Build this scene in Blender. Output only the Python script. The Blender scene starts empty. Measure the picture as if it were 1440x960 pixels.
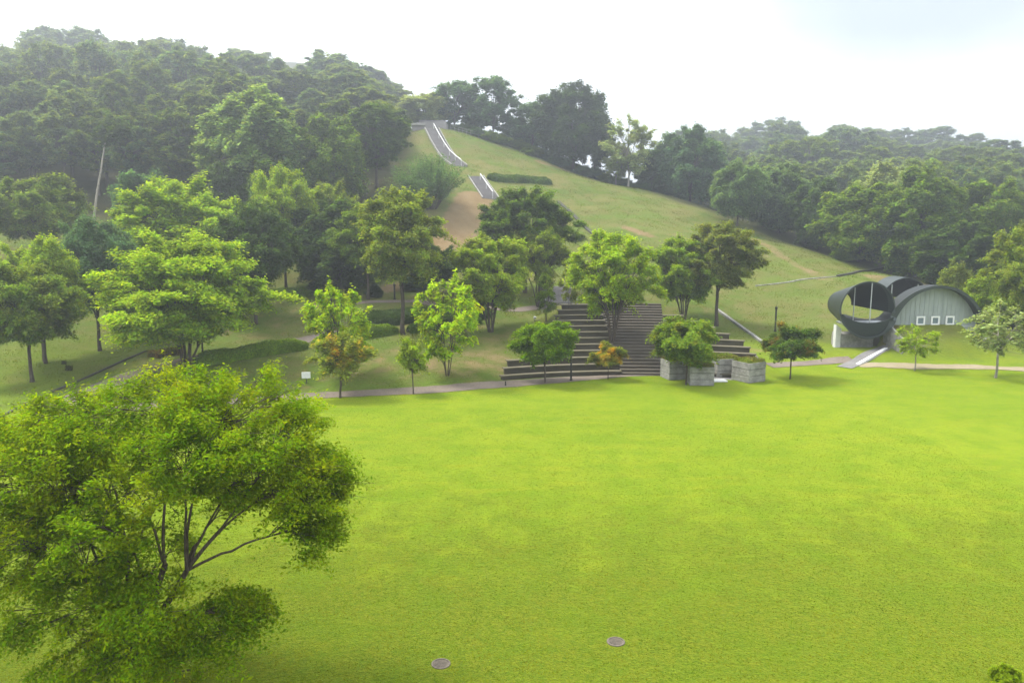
import bpy, math
import numpy as np
from mathutils import Vector

# ------------------------------------------------------------------ camera, world, sun, exposure
scene = bpy.context.scene
COL = scene.collection
CAM_H, FPX = 12.4, 1130.0                      # camera height in metres, focal length in pixels of the 1440 px photograph
PITCH = math.atan(180.0 / FPX)
cam_data = bpy.data.cameras.new("camera")
cam_data.sensor_width = 36.0
cam_data.lens = 36.0 * FPX / 1440.0
cam_data.clip_start, cam_data.clip_end = 0.1, 6000.0
cam = bpy.data.objects.new("camera", cam_data)
COL.objects.link(cam)
cam.location = (0, 0, CAM_H)
cam.rotation_euler = (math.pi / 2 - PITCH, 0, 0)
scene.camera = cam

SUN_EL, SUN_AZ = math.radians(58), math.radians(-66)     # azimuth from +Y (ahead), negative = to the left
sun_data = bpy.data.lights.new("sun", 'SUN')
sun_data.energy = 2.9
sun_data.angle = math.radians(17)
sun_data.color = (1.0, 0.955, 0.87)
sun = bpy.data.objects.new("sun", sun_data)
COL.objects.link(sun)
sd = Vector((math.sin(SUN_AZ) * math.cos(SUN_EL), math.cos(SUN_AZ) * math.cos(SUN_EL), math.sin(SUN_EL)))
sun.rotation_euler = (-sd).to_track_quat('-Z', 'Y').to_euler()

world = bpy.data.worlds.new("World")
scene.world = world
world.use_nodes = True
wn, wl = world.node_tree.nodes, world.node_tree.links
wn.clear()
w_out = wn.new('ShaderNodeOutputWorld')
w_bg = wn.new('ShaderNodeBackground')
w_bg.inputs['Strength'].default_value = 0.1
w_sky = wn.new('ShaderNodeTexSky')
w_sky.sky_type = 'NISHITA'
w_sky.sun_disc = False
w_sky.sun_elevation = SUN_EL
w_sky.sun_rotation = SUN_AZ
w_sky.altitude = 200
w_sky.air_density, w_sky.dust_density = 1.0, 3.0
w_geo = wn.new('ShaderNodeTexCoord')
w_map = wn.new('ShaderNodeMapping')
w_map.inputs['Scale'].default_value = (1.0, 1.0, 2.2)
w_noise = wn.new('ShaderNodeTexNoise')
w_noise.inputs['Scale'].default_value = 2.6
w_noise.inputs['Detail'].default_value = 6
w_noise.inputs['Roughness'].default_value = 0.55
wl.new(w_geo.outputs['Generated'], w_map.inputs['Vector'])
wl.new(w_map.outputs['Vector'], w_noise.inputs['Vector'])
# one gap in the cloud, up and to the right
gap_dir = Vector(((1250 - 720) / FPX, math.cos(PITCH), -math.sin(PITCH))) + Vector((0, math.sin(PITCH), math.cos(PITCH))) * ((480 - 5) / FPX)
gap_dir.normalize()
w_sub = wn.new('ShaderNodeVectorMath'); w_sub.operation = 'SUBTRACT'
w_sub.inputs[1].default_value = gap_dir
w_scl = wn.new('ShaderNodeVectorMath'); w_scl.operation = 'MULTIPLY'
w_scl.inputs[1].default_value = (1.0, 1.0, 2.6)
w_len = wn.new('ShaderNodeVectorMath'); w_len.operation = 'LENGTH'
wl.new(w_geo.outputs['Generated'], w_sub.inputs[0])
wl.new(w_sub.outputs[0], w_scl.inputs[0])
wl.new(w_scl.outputs[0], w_len.inputs[0])
w_add = wn.new('ShaderNodeMath'); w_add.operation = 'MULTIPLY_ADD'
wl.new(w_noise.outputs['Fac'], w_add.inputs[0])
w_add.inputs[1].default_value = 0.32
wl.new(w_len.outputs['Value'], w_add.inputs[2])
w_rng = wn.new('ShaderNodeMapRange')
w_rng.interpolation_type = 'SMOOTHSTEP'
w_rng.inputs['From Min'].default_value = 0.20
w_rng.inputs['From Max'].default_value = 0.47
wl.new(w_add.outputs[0], w_rng.inputs['Value'])
w_cld = wn.new('ShaderNodeMix'); w_cld.data_type = 'RGBA'
w_cld.inputs['A'].default_value = (2.5, 2.85, 3.4, 1)
w_cld.inputs['B'].default_value = (9.6, 9.9, 10.4, 1)
wl.new(w_rng.outputs['Result'], w_cld.inputs['Factor'])
w_mix = wn.new('ShaderNodeMix'); w_mix.data_type = 'RGBA'
w_mix.inputs['Factor'].default_value = 0.9
wl.new(w_sky.outputs['Color'], w_mix.inputs['A'])
wl.new(w_cld.outputs['Result'], w_mix.inputs['B'])
wl.new(w_mix.outputs['Result'], w_bg.inputs['Color'])
wl.new(w_bg.outputs['Background'], w_out.inputs['Surface'])

scene.view_settings.view_transform = 'Standard'
scene.view_settings.look = 'None'
scene.view_settings.exposure = 1.32
scene.view_settings.gamma = 1.0
scene.view_settings.use_curve_mapping = False
scene.render.engine = 'CYCLES'
cy = scene.cycles
cy.use_denoising = True
cy.max_bounces = 8
cy.diffuse_bounces = 4
cy.glossy_bounces = 2
cy.transmission_bounces = 4
cy.transparent_max_bounces = 6
cy.volume_bounces = 0
cy.caustics_reflective = cy.caustics_refractive = False
cy.sample_clamp_indirect = 6.0

# ------------------------------------------------------------------ helpers
FWD = np.array([0, math.cos(PITCH), -math.sin(PITCH)])
UPV = np.array([0, math.sin(PITCH), math.cos(PITCH)])
CAMP = np.array([0, 0, CAM_H])


def ray(px, py):
    return FWD + np.array([1.0, 0, 0]) * ((px - 720) / FPX) + UPV * ((480 - py) / FPX)


def at(px, py, Y):
    d = ray(px, py)
    return CAMP + d * (Y / d[1])


def mesh_np(name, V, F, mat=None, smooth=False, mats=None, midx=None):
    """V (n,3); F (m,k) array of one face size, or list of lists."""
    me = bpy.data.meshes.new(name)
    V = np.asarray(V, dtype=np.float32)
    me.vertices.add(len(V))
    me.vertices.foreach_set("co", V.ravel())
    if isinstance(F, np.ndarray):
        m, k = F.shape
        starts = np.arange(0, m * k, k, dtype=np.int32)
        flat = F.ravel().astype(np.int32)
    else:
        lens = np.array([len(f) for f in F], dtype=np.int32)
        starts = np.concatenate([[0], np.cumsum(lens)[:-1]]).astype(np.int32)
        flat = np.concatenate([np.asarray(f) for f in F]).astype(np.int32)
        m = len(F)
    me.loops.add(len(flat))
    me.loops.foreach_set("vertex_index", flat)
    me.polygons.add(m)
    me.polygons.foreach_set("loop_start", starts)
    me.polygons.foreach_set("use_smooth", np.full(m, bool(smooth), dtype=bool))
    for mm in (mats or ([mat] if mat else [])):
        me.materials.append(mm)
    if midx is not None:
        me.polygons.foreach_set("material_index", np.asarray(midx, dtype=np.int32))
    me.update(calc_edges=True)
    me.validate()
    return me


def link(name, me, parent=None, loc=(0, 0, 0), rz=0.0):
    o = bpy.data.objects.new(name, me)
    COL.objects.link(o)
    o.location = loc
    o.rotation_euler = (0, 0, rz)
    if parent is not None:
        o.parent = parent
    return o


def tag(o, label, cat, group=None):
    o['label'] = label
    o['category'] = cat
    if group:
        o['group'] = group
    return o


def thing(name, label, cat, loc=(0, 0, 0), rz=0.0, group=None):
    o = link(name, None, None, loc, rz)
    o.empty_display_size = 0.3
    return tag(o, label, cat, group)


class MB:
    """collects boxes, tubes and sheets into one mesh"""
    def __init__(self):
        self.v, self.f, self.n = [], [], 0

    def add(self, V, F):
        V = np.asarray(V, float)
        self.v.append(V)
        for f in F:
            self.f.append([int(i) + self.n for i in f])
        self.n += len(V)
        return self

    def box(self, c, s, rz=0.0, taper=1.0):
        x, y, z = s[0] / 2, s[1] / 2, s[2] / 2
        V = np.array([[-x, -y, -z], [x, -y, -z], [x, y, -z], [-x, y, -z],
                      [-x * taper, -y * taper, z], [x * taper, -y * taper, z], [x * taper, y * taper, z], [-x * taper, y * taper, z]])
        ca, sa = math.cos(rz), math.sin(rz)
        R = np.array([[ca, -sa, 0], [sa, ca, 0], [0, 0, 1]])
        return self.add(V @ R.T + np.asarray(c, float), [[3, 2, 1, 0], [4, 5, 6, 7], [0, 1, 5, 4], [1, 2, 6, 5], [2, 3, 7, 6], [3, 0, 4, 7]])

    def tube(self, P, R, n=8, cap=True):
        P = np.asarray(P, float)
        R = np.broadcast_to(np.asarray(R, float), (len(P),))
        T = np.gradient(P, axis=0)
        T /= np.linalg.norm(T, axis=1)[:, None] + 1e-9
        ref = np.array([0.31, 0.17, 0.93]) if abs(T[0][2]) < 0.9 else np.array([1.0, 0.1, 0])
        a = np.linspace(0, 2 * math.pi, n, endpoint=False)
        V = []
        for p, t, r in zip(P, T, R):
            u = np.cross(t, ref); u /= np.linalg.norm(u) + 1e-9
            w = np.cross(t, u)
            V.append(p + r * (np.cos(a)[:, None] * u + np.sin(a)[:, None] * w))
        F = []
        for i in range(len(P) - 1):
            for j in range(n):
                k = (j + 1) % n
                F.append([i * n + j, i * n + k, (i + 1) * n + k, (i + 1) * n + j])
        if cap:
            F.append(list(range(n))[::-1])
            F.append([(len(P) - 1) * n + j for j in range(n)])
        return self.add(np.concatenate(V), F)

    def bar(self, p, q, w, h):
        """box beam from p to q with width w (horizontal) and height h"""
        p, q = np.asarray(p, float), np.asarray(q, float)
        t = (q - p) / np.linalg.norm(q - p)
        s = np.cross(t, [0, 0, 1.0]); s /= np.linalg.norm(s) + 1e-9
        u = np.cross(s, t)
        V = [e + a * s * w / 2 + b * u * h / 2 for e in (p, q) for a, b in ((-1, -1), (1, -1), (1, 1), (-1, 1))]
        return self.add(V, [[0, 1, 2, 3], [7, 6, 5, 4], [0, 4, 5, 1], [1, 5, 6, 2], [2, 6, 7, 3], [3, 7, 4, 0]])

    def prism(self, poly, d0, d1, frame):
        """2D polygon (a,b) extruded from depth d0 to d1; frame(a,b,d)->xyz"""
        n = len(poly)
        V = [frame(a, b, d0) for a, b in poly] + [frame(a, b, d1) for a, b in poly]
        F = [list(range(n)), list(range(2 * n - 1, n - 1, -1))]
        for i in range(n):
            j = (i + 1) % n
            F.append([i, i + n, j + n, j])
        return self.add(V, F)

    def mesh(self, name, mat, smooth=False):
        return mesh_np(name, np.concatenate(self.v), self.f, mat, smooth)

    def build(self, name, mat, parent=None, smooth=False, bevel=0.0, loc=(0, 0, 0), rz=0.0):
        o = link(name, self.mesh(name, mat, smooth), parent, loc, rz)
        if bevel:
            b = o.modifiers.new("bevel", 'BEVEL')
            b.width = bevel; b.segments = 2; b.limit_method = 'ANGLE'
        return o


# ------------------------------------------------------------------ materials
class NT:
    def __init__(self, name):
        self.m = bpy.data.materials.new(name)
        self.m.use_nodes = True
        self.t = self.m.node_tree
        self.t.nodes.clear()
        self.out = self.n('ShaderNodeOutputMaterial')

    def n(self, kind, **kw):
        nd = self.t.nodes.new(kind)
        for k, v in kw.items():
            setattr(nd, k, v)
        return nd

    def l(self, a, b):
        self.t.links.new(a, b)

    def noise(self, scale, detail=4, rough=0.55, vec=None, dist=0.0):
        nd = self.n('ShaderNodeTexNoise')
        nd.inputs['Scale'].default_value = scale
        nd.inputs['Detail'].default_value = detail
        nd.inputs['Roughness'].default_value = rough
        nd.inputs['Distortion'].default_value = dist
        if vec is not None:
            self.l(vec, nd.inputs['Vector'])
        return nd.outputs['Fac']

    def rng(self, val, a, b, c=0.0, d=1.0, smooth=True):
        nd = self.n('ShaderNodeMapRange')
        if smooth:
            nd.interpolation_type = 'SMOOTHSTEP'
        for k, v in zip(('From Min', 'From Max', 'To Min', 'To Max'), (a, b, c, d)):
            nd.inputs[k].default_value = v
        self.l(val, nd.inputs['Value'])
        return nd.outputs['Result']

    def mix(self, f, a, b, mode='MIX'):
        nd = self.n('ShaderNodeMix', data_type='RGBA', blend_type=mode)
        for s, v in (('Factor', f), ('A', a), ('B', b)):
            sock = nd.inputs[s]
            if isinstance(v, (int, float)):
                sock.default_value = v
            elif isinstance(v, (tuple, list)):
                sock.default_value = (*v, 1) if len(v) == 3 else v
            else:
                self.l(v, sock)
        return nd.outputs['Result']

    def math(self, op, a, b=0.0):
        nd = self.n('ShaderNodeMath', operation=op)
        for i, v in enumerate((a, b)):
            if isinstance(v, (int, float)):
                nd.inputs[i].default_value = v
            else:
                self.l(v, nd.inputs[i])
        return nd.outputs[0]

    def obj(self):
        return self.n('ShaderNodeTexCoord').outputs['Object']

    def pos(self):
        return self.n('ShaderNodeNewGeometry').outputs['Position']

    def principled(self, col, rough=0.8, metal=0.0, bump=None, bstr=0.3, bdist=0.02, spec=0.3):
        p = self.p = self.n('ShaderNodeBsdfPrincipled')
        for s, v in (('Base Color', col), ('Roughness', rough), ('Metallic', metal)):
            if isinstance(v, (int, float)):
                p.inputs[s].default_value = v
            elif isinstance(v, (tuple, list)):
                p.inputs[s].default_value = (*v, 1)
            else:
                self.l(v, p.inputs[s])
        p.inputs['Specular IOR Level'].default_value = spec
        if bump is not None:
            b = self.n('ShaderNodeBump')
            b.inputs['Strength'].default_value = bstr
            b.inputs['Distance'].default_value = bdist
            self.l(bump, b.inputs['Height'])
            self.l(b.outputs['Normal'], p.inputs['Normal'])
        self.l(p.outputs[0], self.out.inputs['Surface'])
        return self.m


def simple(name, c1, c2, scale=3.0, rough=0.85, metal=0.0, bstr=0.3, spec=0.3, fine=40.0, world=False):
    t = NT(name)
    v = t.pos() if world else t.obj()
    a = t.rng(t.noise(scale, 5, 0.6, v), 0.3, 0.7)
    f = t.noise(fine, 3, 0.6, v)
    col = t.mix(a, c1, c2)
    col = t.mix(0.5, col, t.mix(t.rng(f, 0.25, 0.75), tuple(0.7 * x for x in c1), tuple(min(1, 1.25 * x) for x in c2)))
    return t.principled(col, rough, metal, f, bstr, 0.02, spec)


def leaf_material():
    """leaves: the object's colour, an accent colour in clumps, and a scatter from leaf to leaf"""
    t = NT("leaf")
    oi = t.n('ShaderNodeObjectInfo')
    geo = t.n('ShaderNodeNewGeometry')
    acc = t.n('ShaderNodeAttribute', attribute_type='OBJECT', attribute_name='accent')
    amt = t.n('ShaderNodeAttribute', attribute_type='OBJECT', attribute_name='accent_amount')
    pos = geo.outputs['Position']
    cl = t.noise(0.75, 3, 0.6, pos)
    clump = t.rng(t.math('ADD', cl, t.math('MULTIPLY', amt.outputs['Fac'], 0.5)), 0.52, 0.85)
    clump = t.math('MULTIPLY', clump, t.rng(amt.outputs['Fac'], 0.0, 0.05))
    base = t.mix(clump, oi.outputs['Color'], acc.outputs['Color'])
    r = geo.outputs['Random Per Island']
    hsv = t.n('ShaderNodeHueSaturation')
    t.l(base, hsv.inputs['Color'])
    t.l(t.rng(r, 0, 1, 0.475, 0.52, False), hsv.inputs['Hue'])
    w = t.n('ShaderNodeTexWhiteNoise', noise_dimensions='1D')
    t.l(t.math('MULTIPLY', r, 917.0), w.inputs['W'])
    val = t.math('ADD', t.rng(w.outputs['Value'], 0, 1, 0.62, 1.38, False), t.rng(t.noise(0.35, 2, 0.5, pos), 0.3, 0.7, -0.18, 0.18))
    t.l(val, hsv.inputs['Value'])
    hsv.inputs['Saturation'].default_value = 1.06
    col = hsv.outputs['Color']
    d = t.n('ShaderNodeBsdfDiffuse'); t.l(col, d.inputs['Color'])
    tr = t.n('ShaderNodeBsdfTranslucent')
    t.l(t.mix(1.0, col, (1.25, 1.12, 0.55), 'MULTIPLY'), tr.inputs['Color'])
    m1 = t.n('ShaderNodeMixShader'); m1.inputs['Fac'].default_value = 0.50
    t.l(d.outputs[0], m1.inputs[1]); t.l(tr.outputs[0], m1.inputs[2])
    t.l(m1.outputs[0], t.out.inputs['Surface'])
    return t.m


def bark_material(name, c1, c2):
    t = NT(name)
    mp = t.n('ShaderNodeMapping'); mp.inputs['Scale'].default_value = (6, 6, 1.2)
    t.l(t.pos(), mp.inputs['Vector'])
    f = t.noise(3.0, 6, 0.65, mp.outputs[0])
    col = t.mix(t.rng(f, 0.3, 0.7), c1, c2)
    moss = t.rng(t.noise(0.9, 4, 0.6, t.pos()), 0.55, 0.75, 0, 0.5)
    col = t.mix(moss, col, (0.09, 0.11, 0.06))
    return t.principled(col, 0.95, 0, f, 0.6, 0.03, 0.1)


M = {}
M['leaf'] = leaf_material()
M['bark'] = bark_material("bark", (0.045, 0.036, 0.028), (0.13, 0.105, 0.08))
M['pale_bark'] = bark_material("pale_bark", (0.2, 0.18, 0.14), (0.36, 0.33, 0.27))
M['concrete'] = simple("concrete", (0.22, 0.21, 0.19), (0.38, 0.37, 0.34), 1.5, 0.9)
M['stained_concrete'] = simple("stained_concrete", (0.10, 0.10, 0.085), (0.36, 0.35, 0.32), 2.2, 0.92)
M['pale_concrete'] = simple("pale_concrete", (0.5, 0.5, 0.48), (0.66, 0.66, 0.64), 1.5, 0.8)
M['stair_stone'] = simple("stair_stone", (0.20, 0.185, 0.18), (0.29, 0.27, 0.26), 0.8, 0.9, world=True)
M['white_paint'] = simple("white_paint", (0.74, 0.74, 0.72), (0.82, 0.82, 0.8), 2.0, 0.5, bstr=0.05)
M['dark_metal'] = simple("dark_metal", (0.03, 0.03, 0.03), (0.06, 0.055, 0.05), 3.0, 0.5, 0.4)
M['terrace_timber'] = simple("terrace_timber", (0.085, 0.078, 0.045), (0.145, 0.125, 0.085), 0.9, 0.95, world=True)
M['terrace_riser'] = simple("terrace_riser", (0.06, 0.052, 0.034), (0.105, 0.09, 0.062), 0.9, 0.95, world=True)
M['path'] = simple("path_paving", (0.125, 0.10, 0.078), (0.19, 0.155, 0.125), 0.5, 0.95, world=True, fine=9.0)
M['sand'] = simple("sandy_path", (0.20, 0.175, 0.10), (0.30, 0.245, 0.16), 0.5, 0.95, world=True, fine=9.0)
M['grey_paving'] = simple("grey_paving", (0.13, 0.127, 0.12), (0.22, 0.21, 0.205), 0.6, 0.95, world=True, fine=9.0)
M['drain'] = simple("drain_kerb", (0.03, 0.03, 0.022), (0.07, 0.066, 0.052), 1.5, 0.95, world=True)
M['cover'] = simple("cover", (0.07, 0.06, 0.045), (0.16, 0.135, 0.105), 8.0, 0.8, 0.1)
# ------------------------------------------------------------------ terrain: a height field through surveyed points
CTRL = [  # photo column, row and the distance ahead in metres
    (-60, 640, 43), (0, 588, 48), (120, 545, 55), (45, 537, 58), (140, 493, 69), (65, 512, 63), (240, 500, 64),
    (350, 470, 71), (420, 500, 64), (430, 556, 54.5), (520, 553, 55), (640, 545, 56.5), (800, 534, 59.3), (900, 524, 61.5),
    (1000, 519, 62.5), (1120, 510, 66), (1205, 488, 71), (1300, 506, 67), (1380, 506, 67.5), (1440, 510, 66), (1270, 424, 86),
    (310, 440, 80), (400, 412, 86), (440, 405, 89), (480, 455, 74), (565, 470, 71), (500, 425, 81), (580, 421, 83),
    (690, 466, 71.5), (700, 445, 77), (790, 426, 84), (628, 528, 58.5), (600, 500, 63),
    (560, 395, 90), (480, 385, 93), (640, 345, 101), (660, 310, 108), (690, 280, 117), (670, 248, 126), (640, 230, 135),
    (610, 182, 150), (590, 200, 146), (560, 300, 108), (560, 240, 126),
    (700, 205, 150), (780, 237, 146), (850, 258, 142), (930, 275, 139), (1000, 297, 134), (1100, 335, 127),
    (1180, 362, 119), (1260, 384, 111), (1330, 398, 106), (720, 255, 131), (780, 285, 124), (835, 330, 110), (760, 340, 106),
    (900, 325, 112), (980, 340, 110), (900, 380, 97), (1020, 400, 95), (1060, 402, 95), (1180, 388, 100), (1090, 466, 78),
    (1020, 445, 83), (900, 405, 90), (820, 400, 90), (1150, 440, 84), (1320, 420, 92), (1430, 440, 84), (1440, 470, 75),
    (100, 303, 104), (0, 312, 100), (250, 306, 108), (400, 285, 111), (300, 370, 93), (180, 400, 86), (60, 400, 83), (-60, 420, 76),
    (200, 450, 76), (-60, 320, 96),
]
WPTS = [  # x, y, z
    (-90, 150, 24), (-50, 150, 23), (-25, 165, 28), (-130, 120, 18), (-130, 60, 4), (-70, 20, -0.4),
    (5, 190, 20), (20, 185, 13), (40, 185, 9), (-20, 250, 28), (0, 260, 15), (-35, 250, 36), (-60, 250, 46), (-110, 250, 47), (-170, 250, 45), (-60, 330, 60), (-120, 330, 62), (-200, 330, 58), (-42, 330, 48), (-24, 330, 26), (-90, 450, 88), (-160, 450, 88), (-260, 450, 85), (-330, 450, 82), (-58, 450, 62), (-32, 450, 28), (-110, 560, 98), (-300, 600, 90), (-20, 560, 25),
    (140, 600, 45), (220, 600, 54), (380, 600, 54), (520, 600, 48), (95, 600, 14), (40, 600, 5), (300, 500, 44), (170, 500, 42), (420, 430, 32), (-220, 330, 57), (-220, 240, 40), (-200, 150, 22), (60, 170, 10), (80, 200, 14), (110, 180, 14), (100, 130, 7.5),
    (130, 220, 17), (140, 110, 6), (120, 70, 2.5), (-60, 205, 34), (-140, 200, 34), (160, 160, 12),
    (60, 250, 12), (30, 330, 8), (45, 400, 6), (75, 300, 17), (150, 300, 23), (250, 300, 23), (95, 420, 29), (150, 430, 36), (250, 430, 36), (360, 430, 34), (20, 440, 5), (200, 200, 13), (300, 200, 12),
]
LAWN = [(x, y, -0.45) for x in (-35, -20, -6, 8, 22, 38, 60) for y in (-10, 8, 26, 42)] + \
       [(x, 52, -0.35) for x in (-16, -4, 10, 24, 42)] + [(-60, 0, -0.4), (80, 10, -0.3), (85, 40, -0.2)]
cp = np.array([at(*c) for c in CTRL] + WPTS + LAWN, float)


def tps_k(r2):
    return np.where(r2 > 1e-12, r2 * np.log(r2 + 1e-12), 0.0)


_S = 50.0
_xy = cp[:, :2] / _S
_n = len(cp)
_K = tps_k(((_xy[:, None] - _xy[None]) ** 2).sum(-1)) + np.eye(_n) * 0.004
_P = np.hstack([np.ones((_n, 1)), _xy])
_A = np.block([[_K, _P], [_P.T, np.zeros((3, 3))]])
_sol = np.linalg.solve(_A, np.concatenate([cp[:, 2], np.zeros(3)]))


def smax0(z, k=0.25):
    return 0.5 * (z + np.sqrt(z * z + k * k)) - 0.5 * k * np.exp(-np.abs(z) / k) * 0


# pavilion frame: u to the right, d away from the viewer
PV_Y = 71.0
PV_O = at(1209, 480, PV_Y); PV_O[2] = 0.0
PV_A = math.radians(4)
PU = np.array([math.cos(PV_A), math.sin(PV_A), 0])
PD = np.array([-math.sin(PV_A), math.cos(PV_A), 0])
# terrace frame (amphitheatre): arcs about a centre on the lawn
TC = np.array([at(885, 525, 61)[0], 35.5])
T_R0, T_DR, T_DZ, T_N = 25.6, 1.22, 0.335, 12


def terrace_limits(k):
    """angles (from +y, clockwise positive) where row k ends on the left and on the right"""
    f = k / (T_N - 1)
    left = np.interp(k, [0, 1, 2, 3, 4, 11], [-22.5, -21.0, -19.5, -13.0, -12.0, -6.5])
    right = np.interp(k, [0, 1, 2, 3, 5, 11], [19.5, 20.5, 20.8, 20.5, 18.5, 5.5])
    return left, right


def tps_eval(x, y):
    q = np.stack([x, y], -1) / _S
    out = np.empty(len(q))
    for i in range(0, len(q), 20000):
        s = q[i:i + 20000]
        k = tps_k(((s[:, None] - _xy[None]) ** 2).sum(-1))
        out[i:i + 20000] = k @ _sol[:_n] + _sol[_n] + s @ _sol[_n + 1:]
    return out


def sstep(x, a, b):
    t = np.clip((x - a) / (b - a), 0, 1)
    return t * t * (3 - 2 * t)


def height_fn(x, y):
    x, y = np.asarray(x, float), np.asarray(y, float)
    cx, cyy = np.clip(x, -330, 520), np.clip(y, -20, 600)
    z = tps_eval(cx, cyy)
    z = np.where(z > 0.6, z, smax0(z - 0.02, 0.16) * (1 - sstep(z, 0.3, 0.6)) + z * sstep(z, 0.3, 0.6))
    z = np.where(z < -0.02, np.minimum(z * 0 + 0.0, 0.0), z)
    z = np.maximum(z, 0)
    far = np.hypot(x - cx, y - cyy)
    z = z * (1 - sstep(far, 0, 240)) + 3.0 * sstep(far, 0, 240) * sstep(y, -200, 100)
    # low undulation on the slopes
    und = 0.12 * (np.sin(x * 0.31 + y * 0.17) + np.sin(x * 0.13 - y * 0.37 + 1.3) + 0.6 * np.sin(x * 0.61 + 0.7) * np.sin(y * 0.53))
    z = z + und * sstep(z, 0.6, 3.0)
    # terraces are cut into the bank: follow the steps, a little below them
    r = np.hypot(x - TC[0], y - TC[1])
    ang = np.degrees(np.arctan2(x - TC[0], y - TC[1]))
    k = (r - T_R0) / T_DR
    lo = np.interp(k, [0, 2, 3, 4, 11], [-23, -20, -13.5, -12.5, -7]); hi = np.interp(k, [0, 2, 3, 5, 11], [20.0, 21.3, 21.0, 19.0, 6])
    inside = sstep(ang, lo - 3.5, lo + 0.5) * (1 - sstep(ang, hi - 0.5, hi + 3.5)) * sstep(k, -1.0, 0.0) * (1 - sstep(k, T_N - 0.2, T_N + 3))
    zt = np.clip(k * T_DZ - 0.22, 0, None)
    z = z * (1 - inside) + zt * inside
    # berm against the pavilion's end wall and level ground inside it
    rx, ry = x - PV_O[0], y - PV_O[1]
    u = rx * PU[0] + ry * PU[1]; d = rx * PD[0] + ry * PD[1]
    flat = sstep(u, -5.5, -3.2) * (1 - sstep(u, 11.5, 15)) * sstep(d, -4.5, -2.0) * (1 - sstep(d, 2.5, 7))
    z = z * (1 - flat) + 0.55 * flat
    berm = sstep(u, 2.3, 2.75) * (1 - sstep(u, 9.0, 10.6)) * sstep(d, -4.6, -0.1) * (1 - sstep(d, 5, 10))
    z = z * (1 - berm) + 2.55 * berm
    return z


def axis(lo, hi, a, b, step, grow=1.16):
    mid = list(np.arange(a, b + 1e-6, step))
    s, left, v = step, [], a
    while v > lo:
        s *= grow; v -= s; left.append(v)
    s, right, v = step, [], mid[-1]
    while v < hi:
        s *= grow; v += s; right.append(v)
    return np.array(left[::-1] + mid + right)


GX = axis(-700, 700, -72, 78, 0.6)
GY = axis(-300, 900, 14, 162, 0.6)
_gx, _gy = np.meshgrid(GX, GY)
GZ = height_fn(_gx.ravel(), _gy.ravel()).reshape(_gx.shape)


def hz(x, y):
    x = np.asarray(x, float); y = np.asarray(y, float)
    i = np.clip(np.searchsorted(GX, x) - 1, 0, len(GX) - 2)
    j = np.clip(np.searchsorted(GY, y) - 1, 0, len(GY) - 2)
    a = (x - GX[i]) / (GX[i + 1] - GX[i]); b = (y - GY[j]) / (GY[j + 1] - GY[j])
    return (GZ[j, i] * (1 - a) * (1 - b) + GZ[j, i + 1] * a * (1 - b) + GZ[j + 1, i] * (1 - a) * b + GZ[j + 1, i + 1] * a * b)


_t = np.arange(8, 420, 0.25)


def ground_at(px, py, Yfall=None):
    """where the line of sight through a photo pixel meets the ground"""
    d = ray(px, py)
    P = CAMP + d * _t[:, None]
    below = P[:, 2] <= hz(P[:, 0], P[:, 1])
    i = int(np.argmax(below)) if below.any() else None
    if not i:
        p = at(px, py, Yfall or 150.0)
        return np.array([p[0], p[1], float(hz(p[0], p[1]))])
    lo, hi = _t[i - 1], _t[i]
    for _ in range(18):
        m = 0.5 * (lo + hi)
        p = CAMP + d * m
        if p[2] <= hz(p[0], p[1]): hi = m
        else: lo = m
    p = CAMP + d * hi
    return np.array([p[0], p[1], float(hz(p[0], p[1]))])


def gpoly(pts, n=60):
    """photo points -> smooth world polyline on the ground (x, y)"""
    W = np.array([ground_at(*p)[:2] if len(p) == 2 else at(*p)[:2] for p in pts])
    s = np.concatenate([[0], np.cumsum(np.linalg.norm(np.diff(W, axis=0), axis=1))])
    t = np.linspace(0, s[-1], n)
    out = np.stack([np.interp(t, s, W[:, i]) for i in (0, 1)], -1)
    for _ in range(6):
        out[1:-1] = 0.25 * out[:-2] + 0.5 * out[1:-1] + 0.25 * out[2:]
    return out


LOWER_PATH = gpoly([(140, 575), (260, 568), (360, 562), (430, 557), (520, 553), (600, 548.5), (700, 541.5), (800, 533), (900, 526), (1000, 521), (1120, 511), (1200, 506)], 120)
UPPER_PATH = gpoly([(60, 590), (100, 563), (160, 537), (205, 521), (250, 510), (300, 500), (350, 492), (400, 484), (440, 476), (480, 468)], 110)
BANK_PATH = gpoly([(498, 426), (540, 424), (580, 423), (650, 430), (720, 437), (790, 428)], 60)
SAND_PATH = gpoly([(1205, 513), (1250, 514), (1300, 516), (1360, 516), (1440, 519), (1520, 524)], 50)


def seg_dist(x, y, line):
    d = np.full(x.shape, 1e9)
    for p, q in zip(line[:-1], line[1:]):
        v = q - p
        t = np.clip(((x - p[0]) * v[0] + (y - p[1]) * v[1]) / (v @ v + 1e-9), 0, 1)
        d = np.minimum(d, np.hypot(x - p[0] - t * v[0], y - p[1] - t * v[1]))
    return d


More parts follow.
